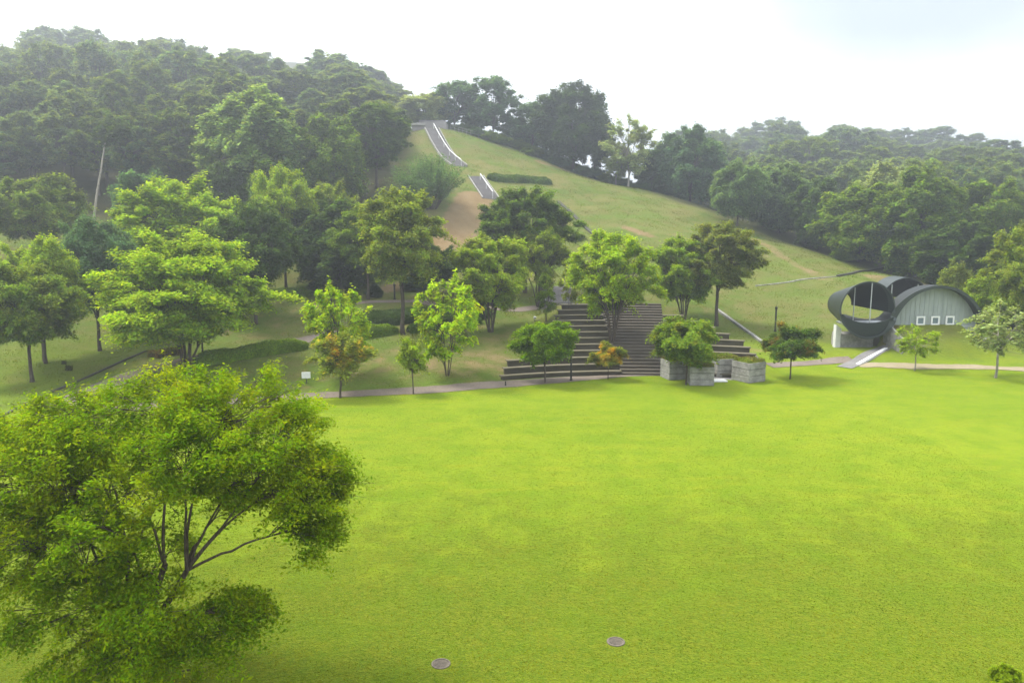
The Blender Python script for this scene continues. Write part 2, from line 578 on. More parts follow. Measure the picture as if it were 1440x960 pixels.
# kinds of ground cover, with some brightness falloff and tree shade painted in
fx, fy = _gx.ravel(), _gy.ravel()
fz = GZ.ravel()
_e = np.concatenate([LOWER_PATH, SAND_PATH])
_e = _e[np.argsort(_e[:, 0])]
edge_y = np.interp(fx, _e[:, 0], _e[:, 1])
lawn = 1 - sstep(fy - edge_y, -0.5, 1.2)
drain_line = gpoly([(-60, 612), (0, 587), (60, 557), (120, 532), (175, 507), (205, 494)], 40)
left_of_drain = sstep(np.interp(fy, np.sort(drain_line[:, 1]), drain_line[np.argsort(drain_line[:, 1]), 0]) - fx, -0.5, 2.0)
lawn = lawn * (1 - left_of_drain)
g = lambda px, py: ground_at(px, py)[:2]
_right = sstep(fx, 12, 19)
lawn = np.maximum(lawn, 0.75 * (1 - sstep(fy - edge_y, 2, 15)) * _right)
lawn = np.maximum(lawn, 0.35 * (1 - sstep(fz, 0.6, 2.4)) * left_of_drain)
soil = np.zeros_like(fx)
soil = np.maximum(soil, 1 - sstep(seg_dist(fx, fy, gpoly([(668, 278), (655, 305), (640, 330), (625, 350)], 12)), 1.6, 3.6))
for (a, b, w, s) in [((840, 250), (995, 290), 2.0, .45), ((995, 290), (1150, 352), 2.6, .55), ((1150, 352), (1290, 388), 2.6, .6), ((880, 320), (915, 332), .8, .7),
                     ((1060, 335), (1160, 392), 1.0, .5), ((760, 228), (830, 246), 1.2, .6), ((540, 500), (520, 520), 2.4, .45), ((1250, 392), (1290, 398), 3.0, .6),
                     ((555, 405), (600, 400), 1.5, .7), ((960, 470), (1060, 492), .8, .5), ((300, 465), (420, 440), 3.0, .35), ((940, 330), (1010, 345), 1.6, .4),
                     ((1250, 480), (1262, 465), .9, .6), ((390, 455), (440, 430), 3.0, .35), ((700, 500), (760, 480), 4, .35), ((900, 262), (960, 275), 2, .5), ((540, 505), (680, 505), 3.5, .42), ((690, 490), (770, 470), 4, .38), ((330, 470), (420, 445), 4, .3), ((640, 520), (700, 515), 2.5, .35)]:  # broad strips on the wooded banks also put tree shade into the colour
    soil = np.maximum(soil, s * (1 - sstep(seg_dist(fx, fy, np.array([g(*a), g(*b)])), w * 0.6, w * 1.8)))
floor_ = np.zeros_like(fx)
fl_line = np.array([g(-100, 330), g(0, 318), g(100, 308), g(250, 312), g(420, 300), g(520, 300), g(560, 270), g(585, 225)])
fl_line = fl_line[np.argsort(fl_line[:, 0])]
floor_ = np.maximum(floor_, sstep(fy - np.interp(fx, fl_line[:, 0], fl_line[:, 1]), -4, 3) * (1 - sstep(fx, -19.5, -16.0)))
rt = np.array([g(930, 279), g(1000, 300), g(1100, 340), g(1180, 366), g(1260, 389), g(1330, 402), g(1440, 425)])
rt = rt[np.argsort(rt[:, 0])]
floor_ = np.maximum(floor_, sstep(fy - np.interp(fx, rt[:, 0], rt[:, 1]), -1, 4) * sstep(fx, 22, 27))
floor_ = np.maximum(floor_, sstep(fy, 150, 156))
near_dim_worn = 1 - sstep(fy, 17.0, 46.0)  # brightness falloff towards the viewer painted into the turf, along with straw wear
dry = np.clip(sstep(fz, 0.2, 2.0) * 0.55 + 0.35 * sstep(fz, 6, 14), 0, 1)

nx, ny = len(GX), len(GY)
idx = np.arange(nx * ny).reshape(ny, nx)
GF = np.stack([idx[:-1, :-1], idx[:-1, 1:], idx[1:, 1:], idx[1:, :-1]], -1).reshape(-1, 4)


def ground_material():
    t = NT("turf")
    pos = t.pos()
    A = lambda n: t.n('ShaderNodeAttribute', attribute_name=n).outputs['Fac']
    big = t.noise(0.07, 5, 0.6, pos, 0.4)
    mid = t.noise(0.45, 5, 0.62, pos)
    fine = t.noise(5.5, 4, 0.7, pos)
    xf = t.noise(24.0, 3, 0.7, pos)
    mp = t.n('ShaderNodeMapping'); mp.inputs['Scale'].default_value = (0.25, 1.1, 1)
    t.l(pos, mp.inputs['Vector'])
    streak = t.noise(1.1, 4, 0.6, mp.outputs[0])
    # mown lawn
    c = t.mix(t.rng(big, 0.33, 0.66), (0.106, 0.164, 0.009), (0.148, 0.196, 0.011))
    c = t.mix(t.rng(mid, 0.42, 0.62, 0, 0.75), c, (0.074, 0.142, 0.006))
    c = t.mix(t.rng(t.noise(0.22, 6, 0.7, pos, 0.8), 0.5, 0.7, 0, 0.3), c, (0.155, 0.178, 0.012))
    c = t.mix(t.rng(streak, 0.47, 0.7, 0, 0.6), c, (0.175, 0.19, 0.012))
    c = t.mix(t.rng(fine, 0.45, 0.75, 0, 0.45), c, (0.055, 0.11, 0.008))
    c = t.mix(t.rng(t.noise(9.0, 3, 0.7, pos), 0.54, 0.78, 0, 0.6), c, (0.21, 0.21, 0.022))
    c = t.mix(t.rng(t.noise(1.7, 5, 0.7, pos), 0.54, 0.7, 0, 0.6), c, (0.048, 0.108, 0.007))
    w = t.rng(t.math('ADD', A('near_dim_worn'), t.math('MULTIPLY', t.math('SUBTRACT', t.noise(0.55, 6, 0.75, pos, 0.5), 0.5), 1.9)), 0.2, 0.85)
    o = t.mix(t.rng(t.noise(3.2, 5, 0.72, pos), 0.36, 0.66), (0.040, 0.078, 0.006), (0.088, 0.102, 0.008))
    o = t.mix(t.rng(t.noise(14.0, 3, 0.7, pos), 0.42, 0.72), o, (0.115, 0.128, 0.012))
    o = t.mix(t.rng(t.noise(0.5, 4, 0.6, pos), 0.4, 0.7, 0, 0.6), o, (0.050, 0.100, 0.006))
    c = t.mix(t.math('MULTIPLY', w, 0.95), c, o)
    # rougher grass of the slopes
    s = t.mix(t.rng(big, 0.35, 0.65), (0.066, 0.112, 0.014), (0.102, 0.138, 0.022))
    s = t.mix(t.rng(mid, 0.42, 0.7, 0, 0.75), s, (0.145, 0.118, 0.05))
    s = t.mix(t.rng(fine, 0.45, 0.75, 0, 0.55), s, (0.05, 0.07, 0.014))
    s = t.mix(t.rng(t.noise(1.6, 5, 0.7, pos), 0.56, 0.76, 0, 0.6), s, (0.20, 0.16, 0.085))
    # mown along the contours: faint bands that follow the height
    sp = t.n('ShaderNodeSeparateXYZ'); t.l(pos, sp.inputs[0])
    ph = t.math('SINE', t.math('ADD', t.math('MULTIPLY', sp.outputs['Z'], 4.2), t.math('MULTIPLY', mid, 3.5)))
    s = t.mix(t.math('MULTIPLY', t.rng(ph, 0.1, 1.0), t.rng(big, 0.3, 0.6, 0.1, 0.55)), s, (0.092, 0.155, 0.020))
    tuft = t.noise(2.6, 6, 0.75, pos)
    s = t.mix(t.rng(tuft, 0.5, 0.68, 0, 0.65), s, (0.042, 0.072, 0.012))
    s = t.mix(t.rng(t.noise(0.9, 6, 0.75, pos, 0.6), 0.55, 0.68, 0, 0.6), s, (0.165, 0.135, 0.058))
    c = t.mix(A('lawn'), s, c)
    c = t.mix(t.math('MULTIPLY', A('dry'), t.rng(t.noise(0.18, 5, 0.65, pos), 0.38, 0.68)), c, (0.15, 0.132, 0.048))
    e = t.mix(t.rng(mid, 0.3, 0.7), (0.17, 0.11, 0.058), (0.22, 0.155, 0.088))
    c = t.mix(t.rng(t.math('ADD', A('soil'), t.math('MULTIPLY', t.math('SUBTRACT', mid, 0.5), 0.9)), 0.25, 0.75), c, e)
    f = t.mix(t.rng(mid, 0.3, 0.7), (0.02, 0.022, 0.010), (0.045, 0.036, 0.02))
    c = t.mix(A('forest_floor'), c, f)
    c = t.mix(0.35, c, t.mix(t.rng(xf, 0.3, 0.7), (0.35, 0.38, 0.3), (1.5, 1.45, 1.4)), 'MULTIPLY')
    h = t.math('ADD', t.math('MULTIPLY', xf, 0.5), fine)
    m = t.principled(c, 0.95, 0, h, 0.7, 0.12, 0.06)
    t.l(t.rng(A('lawn'), 0, 1, 0.08, 0.34), t.p.inputs['Sheen Weight'])
    t.p.inputs['Sheen Roughness'].default_value = 0.45
    t.p.inputs['Sheen Tint'].default_value = (0.8, 1.0, 0.04, 1)
    return m


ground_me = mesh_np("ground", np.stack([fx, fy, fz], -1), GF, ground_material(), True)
for nm, arr in (('lawn', lawn), ('near_dim_worn', near_dim_worn), ('dry', dry), ('soil', soil), ('forest_floor', floor_)):
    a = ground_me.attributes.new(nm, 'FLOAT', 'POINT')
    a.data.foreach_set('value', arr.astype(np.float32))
ground = link("ground", ground_me)
ground['kind'] = 'structure'


def strip(name, line, width, mat, lift=0.03, nx_=5, wob=0.0, seed=1):
    rng = np.random.default_rng(seed)
    T = np.gradient(line, axis=0); T /= np.linalg.norm(T, axis=1)[:, None]
    N = np.stack([-T[:, 1], T[:, 0]], -1)
    n = len(line)
    wl_ = width / 2 * (1 + wob * np.convolve(rng.normal(size=n + 6), np.ones(7) / 7, 'valid'))
    wr_ = width / 2 * (1 + wob * np.convolve(rng.normal(size=n + 6), np.ones(7) / 7, 'valid'))
    V = []
    for s in np.linspace(-1, 1, nx_):
        w = np.where(s < 0, wl_, wr_)
        p = line + N * (s * w)[:, None]
        V.append(np.column_stack([p, hz(p[:, 0], p[:, 1]) + lift]))
    V = np.stack(V, 1).reshape(-1, 3)
    I = np.arange(n * nx_).reshape(n, nx_)
    F = np.stack([I[:-1, :-1], I[:-1, 1:], I[1:, 1:], I[1:, :-1]], -1).reshape(-1, 4)
    # a skirt so that the paving has an edge and does not float
    o = link(name, mesh_np(name, V, F, mat, True))
    o['kind'] = 'structure'
    return o


def resample(line, step=0.4):
    s = np.concatenate([[0], np.cumsum(np.linalg.norm(np.diff(line, axis=0), axis=1))])
    t = np.linspace(0, s[-1], max(4, int(s[-1] / step)))
    return np.stack([np.interp(t, s, line[:, i]) for i in (0, 1)], -1)


strip("lower_path", resample(LOWER_PATH), 1.7, M['path'], 0.030, wob=0.25, seed=2)
strip("upper_path", resample(UPPER_PATH), 2.1, M['path'], 0.038, wob=0.2, seed=3)
strip("bank_path", resample(BANK_PATH), 1.2, M['path'], 0.036, wob=0.3, seed=13)
strip("sandy_path", resample(SAND_PATH), 2.0, M['sand'], 0.034, wob=0.5, seed=4)
# ------------------------------------------------------------------ trees
def leaf_faces(P, N, L, Wd, rng, fold=0.25):
    """diamond leaves at P with normals N; one separate face each"""
    n = len(P)
    r = rng.normal(size=(n, 3))
    t = r - N * (r * N).sum(1)[:, None]
    t /= np.linalg.norm(t, axis=1)[:, None] + 1e-9
    b = np.cross(N, t)
    L = L[:, None]; Wd = Wd[:, None]
    V = np.stack([P - t * L * 0.5, P + b * Wd * 0.5 - N * fold * 0.3 * Wd, P + t * L * 0.5 - N * fold * L * 0.5, P - b * Wd * 0.5 - N * fold * 0.3 * Wd], 1)
    return V.reshape(-1, 3)


def leaf_mesh(name, V):
    n = len(V) // 4
    return mesh_np(name, V, np.arange(4 * n).reshape(n, 4), M['leaf'])


def spray(centres, radii, per, leaf, rng, flat=0.42, droop=0.55, aspect=0.55, up=1.0, centre=None, dens_pow=2.0):
    """feathery leaf sprays that reach outwards and up from the middle of the crown"""
    Ps, Ns = [], []
    for c, r in zip(centres, radii):
        n = max(6, int(per * r ** dens_pow))
        d = (c - centre) * np.array([1, 1, 0.8]) if centre is not None else rng.normal(size=3)
        d = d / (np.linalg.norm(d) + 1e-9) + rng.normal(0, 0.3, 3) + np.array([0, 0, 0.15])
        d /= np.linalg.norm(d)
        s = np.cross(d, [0, 0, 1.0]); s /= np.linalg.norm(s) + 1e-9
        w = np.cross(s, d)
        # three to five twigs per spray, each with its own plume of leaves
        k = int(rng.integers(3, 6))
        tips = rng.normal(0, 1, (k, 3)) * np.array([0.40, 0.46, 0.46 * flat + 0.12]) * r
        pick = rng.integers(0, k, n)
        q = rng.normal(0, 1, (n, 3)) * np.array([0.30, 0.22, 0.08 + 0.26 * flat]) * r
        f = rng.uniform(0.25, 1.15, n)[:, None]
        L = tips[pick] * f + q
        P = L[:, :1] * d + L[:, 1:2] * s + L[:, 2:] * w
        P[:, 2] -= droop * 0.35 * (P[:, 0] ** 2 + P[:, 1] ** 2) / r
        N = np.array([0, 0, up]) + 0.45 * d + rng.normal(0, 0.5, (n, 3))
        Ps.append(P + c); Ns.append(N)
    P = np.concatenate(Ps); N = np.concatenate(Ns)
    N /= np.linalg.norm(N, axis=1)[:, None]
    s = leaf * np.exp(rng.normal(0, 0.28, len(P)))
    return leaf_faces(P, N, s, s * aspect * rng.uniform(0.75, 1.25, len(P)), rng)


def bez(p0, p1, p2, n):
    t = np.linspace(0, 1, n)[:, None]
    return (1 - t) ** 2 * p0 + 2 * t * (1 - t) * p1 + t * t * p2


def wobble(P, amp, rng):
    n = len(P)
    w = np.cumsum(rng.normal(0, amp, (n, 3)), 0)
    w -= np.linspace(0, 1, n)[:, None] * w[-1]
    w[0] = 0
    return P + w


def limbs_for(centres, fork_z, trunk_r, rng, K=5, base=None, lean=(0, 0), stems=1, twig=True, sides=7, spread=0.0, top_z=None):
    """trunk, limbs and branches that reach every spray"""
    mb = MB()
    centres = np.asarray(centres)
    fork = np.array([lean[0], lean[1], fork_z])
    flare = [1.75, 1.15, 1.0, 0.9, 0.8]
    if stems == 1:
        tr = wobble(np.linspace([0, 0, -0.25], fork, 6), 0.02 * fork_z / 2, rng)
        mb.tube(tr, trunk_r * np.array([1.7, 1.2, 1.02, 0.95, 0.9, 0.88]), 9)
    ang = np.arctan2(centres[:, 1] - fork[1], centres[:, 0] - fork[0])
    hh = centres[:, 2]
    key = np.stack([np.cos(ang), np.sin(ang), (hh - hh.min()) / (np.ptp(hh) + 1e-6) * 1.6], -1)
    seeds = [int(rng.integers(len(centres)))]
    for _ in range(K - 1):
        d = np.min([((key - key[s]) ** 2).sum(1) for s in seeds], 0)
        seeds.append(int(np.argmax(d)))
    for _ in range(3):
        lab = np.argmin([((key - key[s]) ** 2).sum(1) for s in seeds], 0)
        for i in range(K):
            g_ = np.where(lab == i)[0]
            if len(g_):
                m = key[g_].mean(0)
                seeds[i] = int(g_[np.argmin(((key[g_] - m) ** 2).sum(1))])
    for i in range(K):
        g_ = np.where(lab == i)[0]
        if not len(g_):
            continue
        cen = centres[g_].mean(0)
        far = centres[g_[np.argmax(np.linalg.norm(centres[g_] - fork, axis=1))]]
        end = 0.45 * cen + 0.55 * far
        if stems > 1:
            a = math.atan2(cen[1], cen[0])
            st = np.array([math.cos(a) * trunk_r * 0.9, math.sin(a) * trunk_r * 0.9, -0.2])
        else:
            st = fork - np.array([0, 0, rng.uniform(0, 0.16) * fork_z])
        mid = st + (end - st) * np.array([0.3, 0.3, 0.62])
        P = wobble(bez(st, mid, end, 9), 0.035 * np.linalg.norm(end - st) / 6, rng)
        r0 = trunk_r * (0.62 if stems == 1 else 0.72) * rng.uniform(0.75, 1.0)
        R = np.linspace(r0, r0 * 0.16, 9)
        mb.tube(P, R, sides, cap=False)
        for j in g_:
            s = rng.uniform(0.35, 0.85)
            k = int(s * 8)
            p0 = P[k]
            c = centres[j]
            m = p0 + (c - p0) * np.array([0.45, 0.45, 0.65])
            mb.tube(wobble(bez(p0, m, c, 6), 0.02, rng), np.linspace(R[k] * 0.62, max(0.012, R[k] * 0.12), 6), 5, cap=False)
            if twig:
                for _ in range(2):
                    e = c + rng.normal(0, 0.5, 3) * np.array([1, 1, 0.4]) * 0.9
                    q = bez(p0 * 0.35 + c * 0.65, p0 * 0.1 + c * 0.9, e, 4)
                    mb.tube(q, np.linspace(max(0.012, R[k] * 0.22), 0.008, 4), 4, cap=False)
    return mb


def envelope(style, t):
    if style == 'vase':
        return np.where(t < 0.48, 0.45 + 0.55 * (t / 0.48) ** 0.8, np.clip(1 - ((t - 0.48) / 0.56) ** 2, 0, 1) ** 0.62)
    if style == 'round':
        return np.sqrt(np.clip(1 - (2 * t - 1) ** 2 * 0.92, 0, 1))
    if style == 'umbrella':
        return np.where(t < 0.3, 0.7 + 0.3 * t / 0.3, np.clip(1 - ((t - 0.3) / 0.73) ** 2, 0, 1) ** 0.65)
    if style == 'cone':
        return np.clip(0.25 + 0.75 * np.minimum(t / 0.25, 1), 0, 1) * np.clip(1.06 - t, 0, 1) ** 0.75
    if style == 'tall':
        return np.where(t < 0.38, 0.55 + 0.45 * t / 0.38, np.clip(1 - ((t - 0.38) / 0.66) ** 2, 0, 1) ** 0.75)
    return np.ones_like(t)


def proto(seed, H, W, cb, style, n=70, leaf=0.22, per=900, cl=(0.13, 0.22), fork=None, K=5, trunk_r=None, stems=1, flat=0.42, droop=0.55,
          gaps=0.0, bark='bark', rin=0.3, aspect=0.55, lean=0.0, twig=True):
    """one kind of tree in metres: (trunk mesh, crown mesh, H, W); cb = height of the crown's underside as a share of H"""
    rng = np.random.default_rng(seed)
    ph = rng.uniform(0, 6.28, 8)
    C, R = [], []
    tries = 0
    while len(C) < n and tries < 20000:
        tries += 1
        t = rng.uniform(0, 1)
        e = float(envelope(style, np.array(t)))
        if rng.uniform() > e ** 1.2 + 0.08:
            continue
        a = rng.uniform(0, 2 * math.pi)
        lump = 1 + 0.17 * math.sin(2 * a + ph[0] + 3 * t) + 0.13 * math.sin(3 * a + ph[1] - 5 * t) + 0.10 * math.sin(5 * a + ph[2] + 9 * t)
        q = (rin + (1 - rin) * rng.uniform() ** 0.55)
        rad = W / 2 * e * lump * q * 0.88
        z = H * (cb + (1 - cb) * t * (1 + 0.05 * math.sin(3 * a + ph[3])))
        c = np.array([rad * math.cos(a), rad * math.sin(a), z])
        if gaps and math.sin(3.1 * c[0] / W * 4 + ph[4]) * math.sin(2.7 * c[1] / W * 4 + ph[5]) * math.sin(9 * t + ph[6]) > 1 - gaps:
            continue
        r = W / 2 * rng.uniform(*cl) * 1.35
        if any(np.linalg.norm((c - c2) * np.array([1, 1, 1.5])) < 0.7 * min(r, r2) for c2, r2 in zip(C, R)):
            continue
        C.append(c); R.append(r)
    C = np.array(C)
    C[:, 0] += lean * C[:, 2]
    cen = np.array([lean * H * 0.6, 0, H * (cb + 0.45 * (1 - cb))])
    V = spray(C, R, per, leaf, rng, flat, droop, aspect, centre=cen)
    # fit the crown to its stated width, underside and top
    lo = np.percentile(V, 1.0, axis=0); hi = np.percentile(V, 99.0, axis=0)
    kx = W / max(hi[0] - lo[0], hi[1] - lo[1]); kz = H * (1 - cb) / (hi[2] - lo[2])
    for X in (V, C):
        X[:, :2] *= kx
        X[:, 2] = (X[:, 2] - lo[2]) * kz + H * cb
    fz_ = H * (fork if fork is not None else max(0.12, cb * 0.8))
    mb = limbs_for(C, fz_, trunk_r or H * 0.018, rng, K, stems=stems, lean=(lean * fz_, 0), twig=twig)
    tm = mb.mesh("trunk", M[bark], True)
    return tm, leaf_mesh("crown", V), H, W


PROTO = {
    # broad, layered park trees
    'vase1': proto(11, 9, 8.5, 0.32, 'vase', 130, 0.19, 1275, (0.10, 0.18), fork=0.20, K=7, trunk_r=0.17, flat=0.32, droop=0.45, rin=0.4),
    'vase2': proto(12, 9, 8.5, 0.30, 'vase', 120, 0.19, 1232, (0.10, 0.19), fork=0.07, K=6, stems=3, trunk_r=0.16, flat=0.3, droop=0.4, rin=0.4),
    'vase3': proto(13, 9.5, 8, 0.33, 'vase', 105, 0.19, 977, (0.10, 0.18), fork=0.12, K=8, stems=4, trunk_r=0.13, flat=0.3, gaps=0.25, rin=0.4),
    'tier': proto(14, 9, 9, 0.27, 'umbrella', 115, 0.19, 1275, (0.12, 0.21), fork=0.10, K=6, stems=3, trunk_r=0.14, flat=0.2, droop=0.25, rin=0.25),
    'round1': proto(21, 9, 8, 0.36, 'round', 125, 0.19, 1317, (0.11, 0.2), fork=0.27, K=6, trunk_r=0.16, flat=0.45, droop=0.6, rin=0.4),
    'round2': proto(22, 9, 8, 0.40, 'round', 115, 0.19, 1275, (0.11, 0.2), fork=0.32, K=5, trunk_r=0.14, flat=0.45, droop=0.6, rin=0.4),
    'tallpark': proto(23, 12, 7.5, 0.42, 'tall', 120, 0.2, 1147, (0.11, 0.2), fork=0.36, K=6, trunk_r=0.17, flat=0.32, gaps=0.2, rin=0.35),
    # small ones along the lawn
    'maple1': proto(31, 4, 4.3, 0.42, 'round', 75, 0.13, 4600, (0.12, 0.24), fork=0.34, K=5, trunk_r=0.06, flat=0.5, rin=0.3),
    'maple2': proto(32, 4, 4.3, 0.46, 'umbrella', 60, 0.13, 4000, (0.12, 0.24), fork=0.38, K=5, trunk_r=0.055, flat=0.4, gaps=0.3, rin=0.3),
    'sapling1': proto(33, 5, 5, 0.24, 'vase', 62, 0.2, 1000, (0.08, 0.17), fork=0.14, K=6, stems=3, trunk_r=0.05, flat=0.4, gaps=0.5, rin=0.25),
    'sapling2': proto(34, 4, 3, 0.42, 'round', 30, 0.16, 1500, (0.2, 0.36), fork=0.42, K=4, trunk_r=0.055, flat=0.35, gaps=0.35, lean=0.06),
    'sparse': proto(35, 5, 4, 0.40, 'vase', 34, 0.15, 1000, (0.10, 0.22), fork=0.36, K=4, trunk_r=0.075, flat=0.35, gaps=0.3, bark='pale_bark'),
    'wispy': proto(36, 5, 2.6, 0.25, 'vase', 26, 0.16, 900, (0.2, 0.34), fork=0.06, K=4, stems=3, trunk_r=0.05, gaps=0.3),
    # hilltop and woodland
    'hill1': proto(41, 12, 8, 0.26, 'tall', 95, 0.3, 560, (0.10, 0.2), fork=0.2, K=6, trunk_r=0.15, flat=0.7, gaps=0.4, rin=0.25),
    'hill2': proto(42, 12, 7, 0.28, 'round', 80, 0.3, 480, (0.10, 0.2), fork=0.2, K=5, trunk_r=0.13, flat=0.7, gaps=0.55, rin=0.25),
    'hill3': proto(43, 12, 9, 0.20, 'round', 140, 0.3, 640, (0.11, 0.2), fork=0.16, K=7, trunk_r=0.18, flat=0.7, gaps=0.25, rin=0.3),
    'birch': proto(44, 12, 7, 0.22, 'tall', 80, 0.28, 420, (0.10, 0.2), fork=0.16, K=5, trunk_r=0.12, flat=0.45, gaps=0.5, bark='pale_bark', rin=0.25),
    'wood1': proto(51, 18, 8.5, 0.36, 'tall', 210, 0.3, 560, (0.08, 0.16), fork=0.34, K=7, trunk_r=0.19, flat=0.6, droop=0.5, twig=False, rin=0.35, gaps=0.15),
    'wood2': proto(52, 18, 8.5, 0.30, 'round', 210, 0.3, 560, (0.08, 0.16), fork=0.28, K=7, trunk_r=0.19, flat=0.6, droop=0.5, twig=False, rin=0.35),
    'wood3': proto(53, 18, 8, 0.42, 'tall', 170, 0.3, 520, (0.08, 0.16), fork=0.40, K=6, trunk_r=0.18, flat=0.6, gaps=0.3, droop=0.5, twig=False, rin=0.35),
    'edge1': proto(54, 12, 10, 0.10, 'round', 170, 0.34, 700, (0.11, 0.2), fork=0.10, K=7, trunk_r=0.2, flat=0.7, droop=0.6, twig=False, rin=0.5),
    'edge2': proto(55, 12, 9, 0.08, 'tall', 160, 0.34, 700, (0.11, 0.2), fork=0.10, K=7, trunk_r=0.2, flat=0.65, droop=0.6, twig=False, rin=0.5),
    'scrub': proto(56, 4, 5, 0.04, 'umbrella', 70, 0.24, 1500, (0.17, 0.3), fork=0.05, K=6, stems=4, trunk_r=0.06, flat=0.6),
}


def fan_bush(seed=61, H=8, W=10, n=260):
    """many upright whips that lean outwards, feathered with leaves"""
    rng = np.random.default_rng(seed)
    mb = MB(); Ps, Ns = [], []
    for i in range(n):
        a = rng.uniform(0, 2 * math.pi)
        q = rng.uniform() ** 0.6
        L = H * rng.uniform(0.7, 1.0) * (1 - 0.35 * q ** 2)
        out = np.array([math.cos(a), math.sin(a), 0])
        tip = out * (W / 2 * q * rng.uniform(0.75, 1.05)) + np.array([0, 0, L])
        base = out * (0.12 * W / 2 * q) + np.array([0, 0, -0.1])
        P = bez(base, base * 0.4 + tip * 0.35 + np.array([0, 0, L * 0.22]), tip, 7)
        if i < 70:
            mb.tube(P, np.linspace(0.045, 0.008, 7), 5, cap=False)
        m = 75
        s = rng.uniform(0.22, 1.0, m) ** 0.8
        k = np.clip(s * 6, 0, 5.999); k0 = k.astype(int); f = (k - k0)[:, None]
        pp = P[k0] * (1 - f) + P[k0 + 1] * f + rng.normal(0, 0.14, (m, 3))
        Ps.append(pp); Ns.append(np.array([0, 0, 0.7]) + out * 0.5 + rng.normal(0, 0.6, (m, 3)))
    P = np.concatenate(Ps); N = np.concatenate(Ns); N /= np.linalg.norm(N, axis=1)[:, None]
    s = rng.uniform(0.16, 0.34, len(P))
    return mb.mesh("trunk", M['bark'], True), leaf_mesh("crown", leaf_faces(P, N, s, s * 0.4, rng)), H, W


PROTO['fan'] = fan_bush()

G = {  # leaf colours
    'bright': (0.145, 0.205, 0.020), 'lime': (0.165, 0.245, 0.016), 'mid': (0.085, 0.132, 0.016), 'deep': (0.048, 0.082, 0.014), 'dark': (0.032, 0.054, 0.013),
    'blue': (0.055, 0.10, 0.040), 'olive': (0.108, 0.138, 0.022), 'brownish': (0.092, 0.100, 0.022), 'pale': (0.16, 0.20, 0.075), 'orange': (0.33, 0.19, 0.025),
    'yellow': (0.30, 0.28, 0.03), 'rich': (0.080, 0.135, 0.010), 'rust': (0.22, 0.095, 0.025),
}


LEAF_GAIN = 1.95


def tree(kind, p, width, height, label, cat='tree', name='tree', col='mid', acc=None, amt=0.0, rz=None, group=None, rng=np.random.default_rng(5)):
    tm, cm, H, W = PROTO[kind]
    if rz is None:
        rz = float(rng.uniform(0, 6.28))
    t = thing(name, label, cat, (float(p[0]), float(p[1]), float(p[2]) - 0.05), rz, group)
    s = (width / W, width / W, height / H)
    trunk = link('trunk', tm, t); trunk.scale = s
    crown = link('crown', cm, t); crown.scale = s
    c = LEAF_GAIN * np.array(G[col] if isinstance(col, str) else col) * float(rng.uniform(0.94, 1.06))
    crown.color = (*c, 1)
    crown['accent'] = list(map(float, (LEAF_GAIN * np.array(G[acc]) if acc else c)))
    crown['accent_amount'] = float(amt)
    return t


def px_tree(kind, base, l, r, top, label, **kw):
    """a tree standing where the photo's pixel (base) meets the ground, as wide and tall as in the photo"""
    p = ground_at(*base) if len(base) == 2 else None
    if p is None:
        q = at(base[0], base[1], base[2]); p = np.array([q[0], q[1], float(hz(q[0], q[1]))])
    d = float((p - CAMP) @ FWD)
    width = 0.94 * (r - l) / FPX * d
    # height: the top pixel's line of sight at the same distance
    height = float(at((l + r) / 2, top, p[1])[2] - p[2])
    return tree(kind, p, width, max(height, 0.6), label, **kw)
# ------------------------------------------------------------------ park trees, one by one
T = px_tree
# left bank
T('round2', (45, 537), -55, 92, 378, "dark olive tree with a slim black trunk at the left edge, nearest the drain", col='mid', acc='olive', amt=.3)
T('round1', (65, 511), -40, 78, 342, "fresh green round tree behind the dark olive tree at the left edge", col='bright')
T('round2', (62, 508), 45, 122, 372, "small yellowish tree with a forked trunk left of the dark bluish tree", col='olive', acc='yellow', amt=.15)
T('round1', (141, 493), 78, 200, 314, "bluish green round tree with a straight dark trunk on the left lawn bank", col='blue')
T('tier', (262, 517), 143, 357, 338, "broad bright tree with layered boughs and three stems beside the curving path", col='bright', acc='lime', amt=.2)
T('round1', (52, 372, 88), -12, 126, 252, "large round oak-like tree below the dark wood at the far left", col='mid', acc='olive', amt=.3)
T('edge1', (212, 372, 92), 160, 258, 249, "bluish bushy tree in front of the pale leaning trunk", col='blue')
T('vase1', (262, 430, 82), 184, 378, 258, "wide yellow-green tree above the layered tree by the path", col='bright', acc='lime', amt=.25)
T('round2', (360, 456), 290, 416, 292, "dark shaded tree whose trunk stands over the short hedge", col='dark', acc='deep', amt=.3)
T('vase1', (402, 402, 88), 358, 456, 243, "leafy light green tree right of the wide yellow-green tree", col='bright')
T('edge2', (472, 408), 400, 530, 290, "deep green tree with foliage near the ground left of the tall trunk", col='deep')
T('vase1', (468, 380, 94), 425, 522, 262, "olive-green crown above the deep green tree", col='olive', acc='bright', amt=.3)
T('tallpark', (566, 470), 506, 632, 272, "tall tree with a long bare trunk rising from the hedge gap", col='olive', acc='bright', amt=.2, rz=0.4)
T('tallpark', (518, 421), 470, 556, 292, "slim tree standing behind and left of the tall bare trunk", col='mid')
T('fan', (606, 300, 110), 536, 676, 212, "large feathery upright bush hiding the middle of the hill stair", cat='bush', name='feathery_bush', col=(0.06, 0.105, 0.03))
T('round1', (615, 430, 84), 580, 660, 345, "shaded dark tree between the tall trunk and the vase shaped tree", col='dark')
T('vase1', (738, 425, 86), 664, 804, 270, "dense dark green tree in front of the hill stair's lower part", col='deep', acc='mid', amt=.3)
T('vase3', (757, 432), 706, 796, 322, "olive tree before the dense dark green one", col='olive', acc='bright', amt=.25)
T('vase2', (690, 467), 626, 754, 338, "vase shaped tree with many low limbs left of the terrace", col='bright', acc='olive', amt=.35)
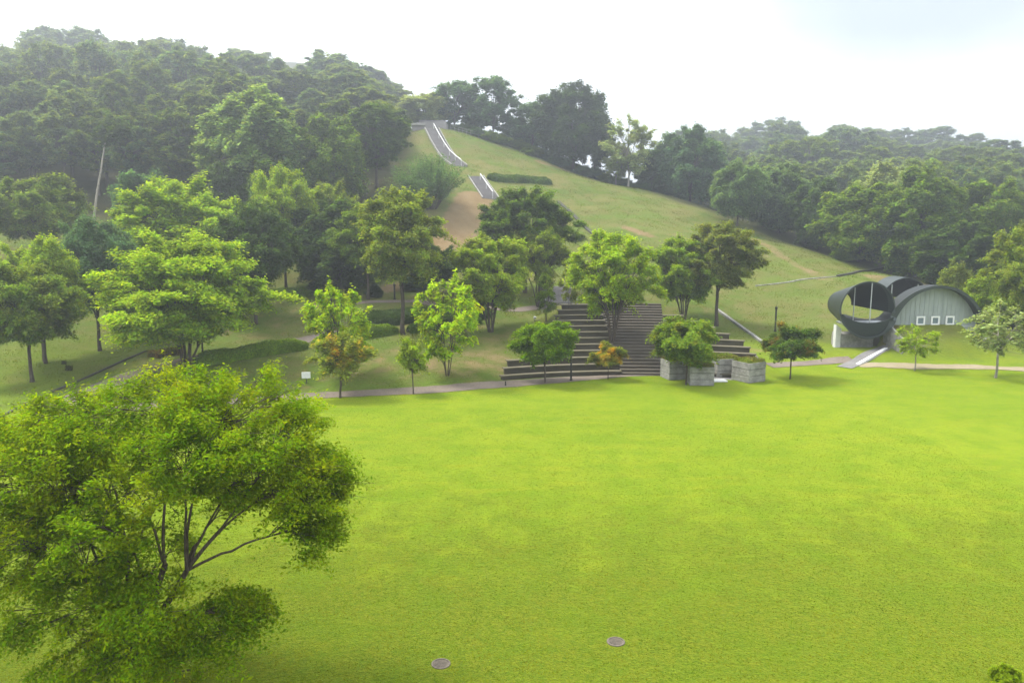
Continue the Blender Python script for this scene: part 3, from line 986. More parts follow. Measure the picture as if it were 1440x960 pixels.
T('wispy', (768, 452), 752, 790, 385, "thin wispy young tree on the shaded bank left of the terrace", col='mid')
T('wispy', (801, 441), 786, 816, 370, "thin young tree at the foot of the lower stone stair", col='olive')
T('vase3', (861, 486), 792, 928, 330, "yellow-green spreading tree growing out of the terrace steps", col='bright', acc='lime', amt=.25)
T('vase2', (961, 452), 912, 1022, 338, "full green tree at the top right of the terrace", col='mid', acc='bright', amt=.3)
T('tallpark', (1007, 458), 962, 1070, 317, "brownish olive tree with a dark straight trunk right of the terrace", col='brownish', acc='olive', amt=.45, rz=2.0)
# young trees by the path
T('sapling1', (482, 534), 422, 537, 405, "sparse lime-green young tree left of the tall bare trunk", col='lime', acc='yellow', amt=.04, name='young_tree')
T('sapling2', (478, 559), 432, 522, 472, "yellow and orange tinted sapling at the path's edge", col='olive', acc='orange', amt=.10, name='young_tree')
T('sapling1', (629, 528), 576, 688, 396, "sparse lime-green young tree on the brown bank by the path", col='lime', acc='yellow', amt=.06, name='young_tree')
T('sapling2', (581, 554), 572, 622, 476, "thin bent sapling with a few pale leaves", col='olive', acc='lime', amt=.3, name='young_tree')
T('maple1', (766, 538), 723, 812, 457, "compact rich green tree at the lawn edge before the terrace", col='rich', name='young_tree')
T('maple2', (855, 533), 831, 880, 484, "little orange-leaved sapling before the terrace stair", col='olive', acc='orange', amt=.13, name='young_tree')
T('maple1', (965, 541), 924, 1024, 452, "small green tree with orange tips among the concrete blocks", col='mid', acc='orange', amt=.02, name='young_tree')
T('maple2', (1111, 533), 1070, 1154, 458, "small maple turning red-brown right of the concrete blocks", col='deep', acc='rust', amt=.05, name='young_tree')
T('sparse', (1286, 521), 1268, 1324, 459, "thin sparse tree with a pale trunk before the pavilion windows", col='bright', name='young_tree')
T('sparse', (1400, 531), 1356, 1448, 428, "pale grey-green young tree at the right edge of the lawn", col='pale', name='young_tree')
T('vase1', (1446, 482), 1384, 1510, 322, "large olive-green tree at the right edge beside the pavilion", col='olive', acc='bright', amt=.2)
T('edge2', (1348, 402, 101), 1300, 1410, 318, "dark rounded tree behind the pavilion's right arch", col='deep')
for l, r, top, b, lab, c in [(1316, 1366, 376, (1340, 438, 84), "low light green scrub behind the pavilion's arch", 'olive'),
                             (1352, 1408, 390, (1380, 452, 81), "pale green bush close to the right arch of the pavilion", 'bright'),
                             (1396, 1456, 412, (1424, 465, 77), "shaded bush under the large olive-green tree", 'mid'),
                             (1170, 1202, 348, (1186, 365, 115), "single low bright bush at the wood's edge on the right hill", 'mid'),
                             (1392, 1432, 936, (1412, 972, 19.6), "little bush at the bottom right corner of the lawn", 'bright'),
                             (515, 540, 400, (527, 420, 84), "clipped dark round shrub beside the upper path", 'dark'),
                             (560, 610, 385, (590, 408, 88), "low dark shrub on the bare soil above the upper path", 'deep')]:
    T('scrub', b, l, r, top, lab, cat='bush', name='bush', col=c)

# ------------------------------------------------------------------ hilltop trees against the sky
for i, (k, x, Y, l, r, top, lab, c) in enumerate([
    ('hill3', 600, 158, 566, 634, 134, "rounded pale green tree behind the hilltop platform", 'pale'),
    ('hill1', 640, 160, 606, 672, 116, "airy tree right of the hilltop platform", 'blue'),
    ('hill2', 694, 158, 664, 724, 110, "tall thin-crowned hilltop tree with sky showing through", 'blue'),
    ('hill1', 672, 163, 650, 700, 140, "small dark tree between two airy hilltop trees", 'deep'),
    ('hill2', 748, 157, 718, 780, 146, "medium hilltop tree left of the big dark one", 'blue'),
    ('hill3', 806, 153, 758, 856, 124, "big dark rounded hilltop tree on the ridge", 'dark'),
    ('hill1', 836, 154, 812, 862, 160, "dark tree leaning against the big hilltop one", 'dark'),
    ('hill1', 728, 162, 704, 752, 168, "low tree under the thin-crowned hilltop trees", 'deep'),
    ('hill2', 776, 161, 752, 800, 172, "small see-through tree behind the ridge", 'blue'),
    ('birch', 884, 146, 850, 920, 168, "pale birch-like tree at the end of the ridge", 'pale'),
    ('birch', 866, 150, 846, 888, 205, "small pale bushy tree left of the birch-like one", 'pale'),
    ('hill1', 916, 152, 892, 940, 212, "low dark tree right of the birch-like one", 'deep'),
]):
    T(k, (x, 260, Y), l - 7, r + 7, top, lab, col=c)

# ------------------------------------------------------------------ the two woods
wr = np.random.default_rng(77)


def wood(rows, skyline, group, labels, cols):
    sx = [a for a, _ in skyline]; sy = [b for _, b in skyline]
    for (Y, f, step, x0, x1, kinds, wfac) in rows:
        x = x0 + wr.uniform(0, step * 0.5)
        while x < x1:
            Yj = Y + wr.uniform(-2.5, 2.5)
            q = at(x, 300, Yj)
            p = np.array([q[0], q[1], float(hz(q[0], q[1]))])
            base_py = 480 - FPX * ((p - CAMP) @ UPV) / ((p - CAMP) @ FWD)
            top = np.interp(x, sx, sy)
            top = top + f * (base_py - top) + wr.uniform(-16, 16)
            h = float(at(x, top, Yj)[2] - p[2])
            if h > 3:
                d = float((p - CAMP) @ FWD)
                w = step * wfac * wr.uniform(0.9, 1.3) / FPX * d
                i = int(wr.integers(len(kinds)))
                ci = int(wr.integers(len(cols)))
                tree(kinds[i], p, w, h, labels, col=cols[ci], group=group, rng=wr, name='woodland_tree', acc='olive', amt=0.25)
            x += step * wr.uniform(0.8, 1.2)


SKY_L = [(-120, 75), (0, 72), (60, 66), (100, 50), (150, 58), (230, 70), (310, 72), (350, 84), (400, 104), (440, 90), (480, 84), (540, 118), (570, 150), (600, 168)]
SKY_R = [(930, 205), (960, 188), (1000, 190), (1040, 196), (1100, 184), (1200, 184), (1260, 196), (1330, 196), (1400, 206), (1520, 205)]
lab_l = "tall grey-green woodland tree in the hazy wood on the left hill"
lab_r = "blue-green woodland tree in the wood behind the right hill"
wc = ['deep', (0.075, 0.115, 0.04), 'blue', 'mid', (0.085, 0.125, 0.045), 'mid']
wood([(235, 0.0, 60, -110, 572, ('wood1', 'wood2'), 1.45), (200, 0.03, 62, -110, 566, ('wood2', 'wood3'), 1.4), (172, 0.08, 62, -110, 560, ('wood1', 'wood2', 'hill3'), 1.4), (154, 0.13, 62, -110, 552, ('wood3', 'wood2', 'hill1'), 1.3),
      (138, 0.22, 60, -110, 545, ('wood1', 'wood3'), 1.3), (126, 0.33, 58, -110, 540, ('wood3', 'wood1'), 1.35), (118, 0.42, 52, -110, 290, ('wood3',), 1.4), (112, 0.5, 52, -110, 280, ('wood3', 'wood1'), 1.4)],
     SKY_L, "trees of the wood on the left hill", lab_l, ['dark', 'deep', 'blue', 'deep', (0.06, 0.10, 0.045), (0.07, 0.105, 0.045)])
wood([(340, 0.0, 44, 948, 1540, ('wood2', 'wood1'), 1.5), (290, 0.06, 46, 944, 1540, ('wood2', 'wood1'), 1.5), (245, 0.13, 46, 940, 1540, ('wood2', 'wood3'), 1.5), (208, 0.2, 48, 940, 1540, ('wood2', 'wood1'), 1.45),
      (178, 0.27, 50, 950, 1540, ('wood2', 'edge1'), 1.4), (152, 0.36, 52, 1010, 1540, ('wood2', 'edge1'), 1.4)],
     SKY_R, "trees of the wood behind the right hill", lab_r, wc)
# low growth on the back of the ridge, under the hilltop trees
for x in np.arange(634, 930, 17):
    y_r = np.interp(x, [634, 700, 780, 850, 930], [188, 203, 235, 256, 274])
    q = at(x + wr.uniform(-5, 5), 260, wr.uniform(153, 160) - (x - 634) * 0.02)
    p = np.array([q[0], q[1], float(hz(q[0], q[1]))])
    top = at(x, y_r - wr.uniform(2, 20), q[1])
    tree('scrub', p, wr.uniform(3.2, 5.2), max(1.5, float(top[2] - p[2])), "low dark bush on the back of the ridge beneath the hilltop trees", cat='bush', name='ridge_bush',
         col=['deep', 'blue', 'mid'][int(wr.integers(3))], group="bushes along the back of the ridge", rng=wr)
# front row of each wood, told apart one by one
T('edge2', (362, 290, 108), 288, 432, 134, "lighter green tall tree standing forward from the left wood", col=(0.11, 0.165, 0.045))
T('edge1', (468, 285, 110), 420, 520, 172, "rounded mid-green tree at the left wood's front, beside the lighter tall one", col='mid')
T('wood2', (530, 280, 116), 480, 582, 150, "dusky tree at the wood's end above the feathery bush", col='deep')
T('edge1', (398, 330, 101), 360, 446, 232, "bushy tree under the lighter tall tree of the left wood", col='deep')
T('edge1', (322, 330, 101), 284, 360, 236, "dark bushy tree between the left wood and the park trees", col='dark')
T('edge2', (970, 286, 146), 928, 1018, 184, "feathery blue-green tree where the right wood meets the ridge", col='blue')
T('edge1', (940, 279, 148), 916, 966, 226, "small dark tree at the left end of the right wood", col='deep')
T('hill3', (1037, 318), 1000, 1078, 230, "light green tree with a short pale trunk on the right hill's edge", col=(0.085, 0.135, 0.045))
T('edge1', (1095, 328, 131), 1052, 1140, 236, "soft green tree right of the pale-trunked tree", col=(0.075, 0.115, 0.04))
T('edge2', (1150, 348, 124), 1112, 1190, 258, "shadowy tree in the gap of the right wood's front", col='deep')
T('edge1', (1208, 372, 117), 1150, 1270, 264, "large spreading green tree at the right wood's front", col='mid', acc='bright', amt=.15)
T('edge2', (1286, 394, 111), 1230, 1344, 246, "tall full tree above the pavilion's rear vault", col='mid', acc='deep', amt=.3)
T('edge1', (1392, 400, 112), 1336, 1452, 262, "wide tree of the right wood's front at the right edge", col='mid')
T('edge1', (1240, 340, 128), 1200, 1290, 236, "pale-topped tree rising behind the front trees of the right wood", col='pale')

# the pale trunk that leans out of the left wood
p0 = at(131, 306, 101.5); p0[2] = float(hz(p0[0], p0[1])) - 0.2
p1 = at(152, 182, 103.0)
t = thing('leaning_tree', "bare pale trunk leaning right before the dark left wood", 'tree', tuple(p0))
mb = MB(); rr = np.random.default_rng(4)
P = wobble(bez(np.zeros(3), (p1 - p0) * np.array([.42, .5, .55]), p1 - p0, 10), 0.05, rr)
mb.tube(P, np.linspace(0.17, 0.07, 10), 9)
mb.build('trunk', M['pale_bark'], t, True)
C = np.array([P[-1] + rr.normal(0, 1.0, 3) * np.array([1.3, 1.0, 0.7]) for _ in range(12)])
V = spray(C, np.full(12, 1.1), 300, 0.36, rr, 0.55)
mbb = MB()
for c in C:
    mbb.tube(bez(P[-2], P[-1], c, 5), np.linspace(0.07, 0.015, 5), 5, cap=False)
mbb.build('branch', M['pale_bark'], t, True)
c = link('crown', leaf_mesh('crown', V), t); c.color = (*G['deep'], 1); c['accent'] = list(G['mid']); c['accent_amount'] = 0.2

# ------------------------------------------------------------------ the big tree in the foreground
def foreground_tree():
    rng = np.random.default_rng(101)
    Y0 = 19.5
    b = at(196, 990, Y0); bx, by = b[0], b[1]
    t = thing('spreading_tree', "large leafy spreading tree in the left foreground, with many stems from low down", 'tree', (bx, by, float(hz(bx, by)) - 0.05))
    base = np.array([bx, by, float(hz(bx, by))])
    lobes = [  # column, row, depth offset (m), half width px, half height px, half depth m, sprays
        (335, 575, 0.6, 105, 52, 2.6, 46), (240, 560, 0.8, 90, 42, 2.6, 30), (130, 595, 0.6, 118, 50, 2.7, 58), (40, 625, 0.6, 70, 40, 2.2, 20), (115, 572, 0.4, 75, 26, 1.8, 18), (400, 610, 0.2, 50, 45, 1.8, 18),
        (438, 668, 0.2, 52, 52, 1.7, 30), (440, 735, 0.0, 34, 44, 1.2, 17), (345, 662, 1.2, 85, 42, 1.6, 24), (270, 630, -1.0, 95, 42, 1.4, 26),
        (60, 670, 0.0, 78, 66, 2.4, 38), (40, 760, -0.2, 75, 60, 2.2, 32), (110, 780, -1.2, 70, 55, 1.4, 22), (170, 690, 1.9, 90, 60, 1.0, 14),
        (105, 845, -0.9, 98, 40, 1.8, 24), (215, 850, -1.7, 72, 38, 1.2, 15), (310, 868, -1.0, 60, 22, 1.4, 15), (200, 915, -1.3, 108, 34, 1.8, 26), (100, 905, -0.3, 55, 24, 1.4, 7),
        (345, 845, -0.6, 26, 16, 0.8, 5), (140, 745, -2.0, 60, 42, 0.9, 9), (235, 775, 1.8, 60, 40, 0.9, 6), (300, 690, 1.8, 60, 30, 0.9, 6), (170, 700, -1.8, 70, 40, .8, 8), (235, 700, 2.4, 60, 50, .6, 7),
        (-30, 700, 0.5, 60, 110, 2.4, 26), (200, 955, -0.6, 85, 26, 1.6, 14),
    ]
    C, R, lob = [], [], []
    for li, (px, py, dy, rx, ry, rd, n) in enumerate(lobes):
        c = at(px, py, by + dy)
        s = float((c - CAMP) @ FWD) / FPX
        k = 0
        for _ in range(int(n * 1.3)):
            v = rng.normal(size=3); v /= np.linalg.norm(v); v *= rng.uniform(0.25, 1.0) ** 0.45
            q = c + v * np.array([rx * s, rd, ry * s])
            C.append(q - base); R.append(rng.uniform(0.34, 0.66)); lob.append(li)
    C = np.array(C); R = np.array(R)
    cen = C.mean(0)
    V = spray(C, R * 1.1, 980, 0.098, rng, 0.2, 0.8, 0.40, up=1.0, centre=cen - np.array([0, 0, 0.8]))
    cr = link('crown', leaf_mesh('crown', V), t)
    cr.color = (0.160, 0.262, 0.020, 1); cr['accent'] = [0.29, 0.36, 0.025]; cr['accent_amount'] = 0.22
    # stems that part near the ground, limbs to each lobe, branches to each spray
    mb = MB()
    stem_top = [at(205, 810, by), at(232, 790, by - 0.3), at(180, 800, by + 0.3), at(262, 800, by + 0.1), at(150, 830, by - 0.5)]
    forks = []
    for i, f in enumerate(stem_top):
        f = f - base
        a = i * 1.256 + 0.4
        st = np.array([0.11 * math.cos(a), 0.11 * math.sin(a), -0.1])
        P = wobble(bez(st, st * 0.6 + f * np.array([.35, .35, .55]), f, 8), 0.015, rng)
        mb.tube(P, np.linspace(0.115, 0.07, 8), 9, cap=False)
        forks.append(f)
    for li, (px, py, dy, rx, ry, rd, n) in enumerate(lobes):
        ids = [i for i, l in enumerate(lob) if l == li]
        c = C[ids].mean(0)
        f = min(forks, key=lambda q: abs(q[0] - c[0]) * 0.8 + abs(q[1] - c[1]) * 0.5)
        if py > 820:
            f = f * np.array([0.5, 0.5, 0.55])
        ctrl = f + (c - f) * np.array([0.3, 0.3, 0.7]) if c[2] > f[2] + 1 else f + (c - f) * np.array([0.5, 0.5, 0.95])
        if li in (5, 7):
            ctrl = f + (c - f) * np.array([0.5, 0.5, 0.45])
        P = wobble(bez(f, ctrl, c, 12), 0.03, rng)
        r0 = 0.04 if py < 820 else 0.026
        Rr = np.linspace(r0, 0.016, 12)
        mb.tube(P, Rr, 7, cap=False)
        for i in ids:
            k = int(rng.integers(7, 12))
            q = C[i]
            m = P[k] + (q - P[k]) * np.array([.45, .45, .65])
            br = wobble(bez(P[k], m, q, 7), 0.018, rng)
            mb.tube(br, np.linspace(Rr[k] * 0.6, 0.006, 7), 5, cap=False)
            for _ in range(3):
                e = q + rng.normal(0, 0.3, 3) * np.array([1, 1, 0.35])
                mb.tube(bez(br[4], br[5] * 0.3 + q * 0.7, e, 4), np.linspace(0.008, 0.003, 4), 4, cap=False)
    mb.build('trunk', M['bark'], t, True)


foreground_tree()

# ------------------------------------------------------------------ hedges
def hedge(pts, width, height, label, col, seed, cat='hedge', step=0.3, leaf=0.13):
    rng = np.random.default_rng(seed)
    line = resample(gpoly(pts, 40), step)
    c0 = line.mean(0); z0 = float(hz(*c0))
    T_ = np.gradient(line, axis=0); T_ /= np.linalg.norm(T_, axis=1)[:, None]
    N_ = np.stack([-T_[:, 1], T_[:, 0]], -1)
    n = len(line)
    hn = height * (1 + 0.09 * np.sin(np.arange(n) * 0.37 + seed) + 0.05 * np.sin(np.arange(n) * 1.1))
    end = np.minimum(1, 0.55 + 0.45 * np.minimum(np.arange(n), np.arange(n)[::-1]) / 3.0)
    a = np.linspace(0, math.pi, 9)
    prof = np.stack([np.sign(np.cos(a)) * np.abs(np.cos(a)) ** 0.55, np.sin(a) ** 0.5], -1)
    V = []
    for i in range(n):
        for cx_, sz in prof:
            p = line[i] + N_[i] * cx_ * width / 2 * 0.9 * end[i]
            V.append([p[0] - c0[0], p[1] - c0[1], float(hz(p[0], p[1])) - z0 - 0.1 + sz * hn[i] * end[i] * 0.95])
    V = np.array(V)
    I = np.arange(n * 9).reshape(n, 9)
    F = np.stack([I[:-1, :-1], I[:-1, 1:], I[1:, 1:], I[1:, :-1]], -1).reshape(-1, 4)
    # leaves over the surface
    area = n * step * (2 * height + width)
    m = int(area * 420)
    fi = rng.integers(0, len(F), m)
    u, v = rng.uniform(size=(2, m))
    A, B, Cc, D = (V[F[fi, k]] for k in range(4))
    P = (A * (1 - u)[:, None] + B * u[:, None]) * (1 - v)[:, None] + (D * (1 - u)[:, None] + Cc * u[:, None]) * v[:, None]
    Nn = np.cross(B - A, D - A); Nn /= np.linalg.norm(Nn, axis=1)[:, None] + 1e-9
    Nn *= np.sign((Nn * np.array([0, 0, 1.0])).sum(1) + 0.001)[:, None]
    P = P + Nn * rng.normal(0.03, 0.05, m)[:, None]
    Nl = Nn + rng.normal(0, 0.55, (m, 3)) + np.array([0, 0, .3]); Nl /= np.linalg.norm(Nl, axis=1)[:, None]
    s = leaf * rng.uniform(0.7, 1.4, m)
    LV = leaf_faces(P, Nl, s, s * 0.55, rng)
    allV = np.concatenate([V, LV])
    LF = np.arange(len(LV)).reshape(-1, 4) + len(V)
    o = link('hedge', mesh_np('hedge', allV, np.concatenate([F, LF]), M['leaf']), None, (c0[0], c0[1], z0))
    tag(o, label, cat)
    cc = 1.7 * np.array(G[col] if col != 'hedge' else (0.10, 0.155, 0.016))
    o.color = (*cc, 1); o['accent'] = [float(x) for x in cc * 1.5]; o['accent_amount'] = 0.15


hedge([(276, 514), (330, 505), (380, 497), (432, 489)], 1.3, 1.05, "long clipped hedge beside the curving path, left of the lime-green young tree", 'hedge', 1)
hedge([(440, 489), (480, 481), (520, 473), (558, 467)], 1.3, 1.0, "clipped hedge ending at the foot of the tall bare trunk", 'hedge', 2)
hedge([(574, 468), (600, 464), (640, 458), (676, 454)], 1.3, 1.0, "dark clipped hedge right of the tall bare trunk", 'deep', 3)
hedge([(366, 418), (400, 417), (440, 415)], 1.8, 0.85, "short clipped hedge on the bank under the dark shaded tree", 'hedge', 4)
hedge([(688, 253), (715, 254), (745, 255), (775, 258)], 1.6, 0.9, "lone dark hedge across the upper grass hill right of the stair", 'deep', 5, leaf=0.2)
hedge([(500, 458), (540, 452), (590, 447), (640, 443), (690, 443)], 3.4, 0.9, "broad dark hedge bank below the upper path", 'dark', 6)
# ------------------------------------------------------------------ terrace of long steps (amphitheatre)
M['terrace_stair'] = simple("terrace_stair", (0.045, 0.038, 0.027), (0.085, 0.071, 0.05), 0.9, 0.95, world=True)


def terrace():
    t = thing('stepped_terrace', "wide curved terrace of long dark steps set in the bank behind the lawn", 'terrace', (TC[0], TC[1] + T_R0 + 4, 0))
    o = np.array([TC[0], TC[1] + T_R0 + 4, 0.0])

    def pol(r, a):
        a = math.radians(a)
        return np.array([TC[0] + r * math.sin(a), TC[1] + r * math.cos(a), 0]) - o

    rng = np.random.default_rng(9)
    SA0, SA1 = -1.4, 7.2          # the stair flight in the middle
    for k in range(T_N):
        lo, hi = terrace_limits(k)
        ends = [(lo, min(SA0, hi)), (max(SA1, lo), hi)] if hi > SA1 + 0.5 else [(lo, min(SA0, hi))]
        for (a0, a1) in ends:
            if a1 - a0 < 0.6:
                continue
            mb = MB()
            r0 = T_R0 + k * T_DR
            n = max(3, int((a1 - a0) / 1.2))
            z1 = (k + 1) * T_DZ
            z1 += rng.uniform(-0.01, 0.01)
            # riser wall, set back under a thin nosing slab
            for (ra, rb, za, zb) in ((r0 + 0.10, r0 + 0.34, z1 - T_DZ - 0.35, z1 - 0.09), ):
                V = [];
                for a in np.linspace(a0, a1, n):
                    for r, z in ((ra, za), (rb, za), (rb, zb), (ra, zb)):
                        p = pol(r, a); V.append([p[0], p[1], z])
                F = []
                for i in range(n - 1):
                    for j in range(4):
                        q = (j + 1) % 4
                        F.append([i * 4 + j, (i + 1) * 4 + j, (i + 1) * 4 + q, i * 4 + q])
                F += [[0, 1, 2, 3], [(n - 1) * 4 + 3, (n - 1) * 4 + 2, (n - 1) * 4 + 1, (n - 1) * 4]]
                mb.add(V, F)
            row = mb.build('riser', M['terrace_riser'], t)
            mb = MB()
            V = []
            for a in np.linspace(a0 - 0.15, a1 + 0.15, n):
                for r, z in ((r0, z1 - 0.085), (r0 + 0.52, z1 - 0.085), (r0 + 0.52, z1), (r0, z1)):
                    p = pol(r, a); V.append([p[0], p[1], z])
            F = []
            for i in range(n - 1):
                for j in range(4):
                    q = (j + 1) % 4
                    F.append([i * 4 + j, (i + 1) * 4 + j, (i + 1) * 4 + q, i * 4 + q])
            F += [[0, 1, 2, 3], [(n - 1) * 4 + 3, (n - 1) * 4 + 2, (n - 1) * 4 + 1, (n - 1) * 4]]
            mb.add(V, F)
            mb.build('tread', M['terrace_timber'], t)
    # the flight of stairs: two treads to each row
    n2 = T_N * 2
    for k in range(n2):
        r0 = T_R0 + k * T_DR / 2
        z1 = (k + 1) * T_DZ / 2
        mb = MB()
        V = []
        for a in np.linspace(SA0 + 0.1, SA1 - 0.1, 6):
            for r, z in ((r0, z1 - 0.6), (r0 + T_DR / 2 + 0.05, z1 - 0.6), (r0 + T_DR / 2 + 0.05, z1), (r0, z1)):
                p = pol(r, a); V.append([p[0], p[1], z])
        F = []
        for i in range(5):
            for j in range(4):
                q = (j + 1) % 4
                F.append([i * 4 + j, (i + 1) * 4 + j, (i + 1) * 4 + q, i * 4 + q])
        F += [[0, 1, 2, 3], [23, 22, 21, 20]]
        mb.add(V, F)
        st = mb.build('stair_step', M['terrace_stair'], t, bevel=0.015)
    # kerb that runs down the right end
    kb = MB()
    pts = [ground_at(*q) for q in [(1008, 436), (1030, 452), (1058, 472), (1078, 487)]]
    for p, q in zip(pts[:-1], pts[1:]):
        kb.bar(p - o + [0, 0, 0.06], q - o + [0, 0, 0.06], 0.28, 0.28)
    kb.build('side_kerb', M['stained_concrete'], t)


terrace()

# ------------------------------------------------------------------ stairs up the hill
def hill_stair(pa, pb, width, label, rail=True, n_rail=3, name='hill_stair', top_pad=False):
    a = ground_at(*pa) if len(pa) == 2 else None
    b = ground_at(*pb) if len(pb) == 2 else None
    if a is None:
        q = at(*pa); a = np.array([q[0], q[1], float(hz(q[0], q[1]))])
    if b is None:
        q = at(*pb); b = np.array([q[0], q[1], float(hz(q[0], q[1]))])
    t = thing(name, label, 'stairs', tuple(a))
    run = (b - a)[:2]; L = np.linalg.norm(run); d2 = run / L
    side = np.array([d2[1], -d2[0]])
    n = int(L / 0.42)
    s = np.linspace(0, L, n + 1)
    z = np.array([float(hz(*(a[:2] + d2 * q))) for q in s])
    z = np.maximum.accumulate(z) + 0.12
    mb = MB()
    rz = math.atan2(d2[1], d2[0]) - math.pi / 2
    for i in range(n):
        c = a[:2] + d2 * (s[i] + s[i + 1]) / 2
        h = max(0.16, z[i + 1] - z[i]) + 0.5
        mb.box([c[0] - a[0], c[1] - a[1], z[i + 1] - h / 2 - a[2]], [width, s[1] - s[0] + 0.02, h], rz)
    mb.build('flight', M['stair_stone'], t)
    for sg in (-1, 1):
        w = MB()
        for i in range(0, n, 3):
            j = min(n, i + 3)
            p = np.append(a[:2] + d2 * s[i] + side * sg * (width / 2 + 0.14), z[i] + 0.02) - a
            q = np.append(a[:2] + d2 * s[j] + side * sg * (width / 2 + 0.14), z[j] + 0.02) - a
            w.bar(p, q, 0.16, 0.36)
        w.build('side_wall', M['stained_concrete'], t)
    if rail:
        m = MB(); ps = MB()
        for off in (0.3,):
            pr = None
            for i in range(0, n + 1, 9):
                p = np.append(a[:2] + d2 * s[i] + side * off * 1.0, z[i] + 0.95) - a
                ps.tube([p - [0, 0, 1.0], p], 0.035, 6)
                if pr is not None:
                    m.bar(pr, p, 0.10, 0.09)
                pr = p
        r = m.build('handrail', M['white_paint'], t)
        ps.build('post', M['white_paint'], r)
    return a, b


hill_stair((690, 280), (669, 249), 2.1, "lower flight of the hill stair with a white handrail, by the lone hedge")
_a, _b = hill_stair((646, 234), (607, 184, 150), 2.3, "upper flight of the hill stair with a white handrail, climbing to the platform")
hill_stair((790, 427), (780, 404), 3.0, "short stone stair above the upper path behind the yellow-green tree", rail=False)

# platform on the hilltop
q = at(604, 185, 151.5)
pf = thing('hilltop_platform', "grey concrete lookout platform on top of the hill stair", 'platform', (q[0], q[1], float(hz(q[0], q[1]))))
MB().box((0, 1.5, 0.0), (6.4, 4.0, 1.6)).build('slab', M['stair_stone'], pf, bevel=0.04)
MB().box((0.2, 3.3, 1.25), (5.0, 0.3, 0.9)).build('parapet', M['stair_stone'], pf, bevel=0.03)
MB().box((-2.0, -0.7, 0.55), (2.6, 0.35, 0.4)).build('bench_wall', M['concrete'], pf, bevel=0.03)
# low pale fence to its right
a = at(634, 187, 151.5); b = at(690, 194, 151.5)
fn = thing('hilltop_fence', "low grey railing on the crest right of the lookout platform", 'fence', (a[0], a[1], float(hz(a[0], a[1]))))
fb = MB(); fp = MB()
pr = None
for f in np.linspace(0, 1, 11):
    p = a + (b - a) * f; p[2] = float(hz(p[0], p[1])) + 0.95
    p = p - np.array(fn.location)
    fp.box(p - [0, 0, 0.5], (0.07, 0.07, 1.1))
    if pr is not None:
        fb.bar(pr, p, 0.06, 0.07); fb.bar(pr - [0, 0, .45], p - [0, 0, .45], 0.05, 0.06)
    pr = p
fb.build('rail', M['stained_concrete'], fn); fp.build('post', M['stained_concrete'], fn)

# ------------------------------------------------------------------ drains and kerbs on the ground
def kerb(pts, w, h, name, mat, lift=0.0):
    line = resample(gpoly(pts, 40), 0.6)
    mb = MB()
    P = [np.array([x, y, float(hz(x, y)) + lift]) for x, y in line]
    for p, q in zip(P[:-1], P[1:]):
        mb.bar(p, q, w, h)
    o = mb.build(name, mat)
    return o


tag(kerb([(-60, 612), (0, 587), (60, 557), (120, 532), (175, 507), (205, 494)], 0.2, 0.2, 'drain_kerb', M['drain'], 0.0), "dark drain kerb running up the left bank beside the curving path", 'kerb')
tag(kerb([(165, 481), (185, 481), (212, 481)], 0.22, 0.2, 'drain_kerb', M['drain'], 0.03), "short dark drain kerb on the bank behind the dark drain", 'kerb')
tag(kerb([(785, 284), (808, 305), (836, 331)], 0.5, 0.3, 'drain_kerb', M['drain'], 0.05), "dark slanting drain on the grass hill above the yellow-green tree", 'kerb')
tag(kerb([(1178, 389), (1205, 383), (1240, 377)], 0.4, 0.3, 'drain_kerb', M['drain'], 0.05), "dark drain on the hill's low crest left of the pavilion", 'kerb')
tag(kerb([(1062, 402), (1110, 397), (1150, 391), (1176, 389)], 0.28, 0.14, 'stone_kerb', M['stained_concrete'], 0.0), "greyish kerb line crossing the grass hill right of the terrace", 'kerb')

# ------------------------------------------------------------------ concrete blocks with turf on top
pad_c = ground_at(1012, 530)
pv = MB().box((0, 0, 0.0), (5.2, 4.6, 0.09), 0.12).build('paved_square', M['grey_paving'], None, loc=(pad_c[0], pad_c[1], 0.0))
pv['kind'] = 'structure'
tag(MB().box((0, 0, 0.06), (1.3, 0.8, 0.10), 0.1).build('stone_slab', M['pale_concrete'], None, bevel=0.02, loc=(ground_at(1009, 536)[0], ground_at(1009, 536)[1], 0.05)),
    "flat pale slab lying between the concrete blocks", 'slab')


def turf_mesh(w, seed):
    rng = np.random.default_rng(seed)
    n = 11
    g_ = np.linspace(-w / 2, w / 2, n)
    X, Yy = np.meshgrid(g_, g_)
    Z = 0.14 * np.clip(1 - (2 * X / w) ** 4, 0, 1) * np.clip(1 - (2 * Yy / w) ** 4, 0, 1) + 0.02 + 0.02 * rng.normal(size=X.shape)
    I = np.arange(n * n).reshape(n, n)
    F = np.stack([I[:-1, :-1], I[:-1, 1:], I[1:, 1:], I[1:, :-1]], -1).reshape(-1, 4)
    V = np.stack([X.ravel(), Yy.ravel(), Z.ravel()], -1)
    m = 900
    P = np.column_stack([rng.uniform(-w / 2, w / 2, (m, 2)), rng.uniform(0.06, 0.22, m)])
    N = rng.normal(size=(m, 3)) * [1, 1, .3]; N /= np.linalg.norm(N, axis=1)[:, None]
    LV = leaf_faces(P, N, rng.uniform(.12, .24, m), np.full(m, .05), rng)
    return mesh_np('turf', np.concatenate([V, LV]), np.concatenate([F, np.arange(len(LV)).reshape(-1, 4) + len(V)]), M['leaf'])


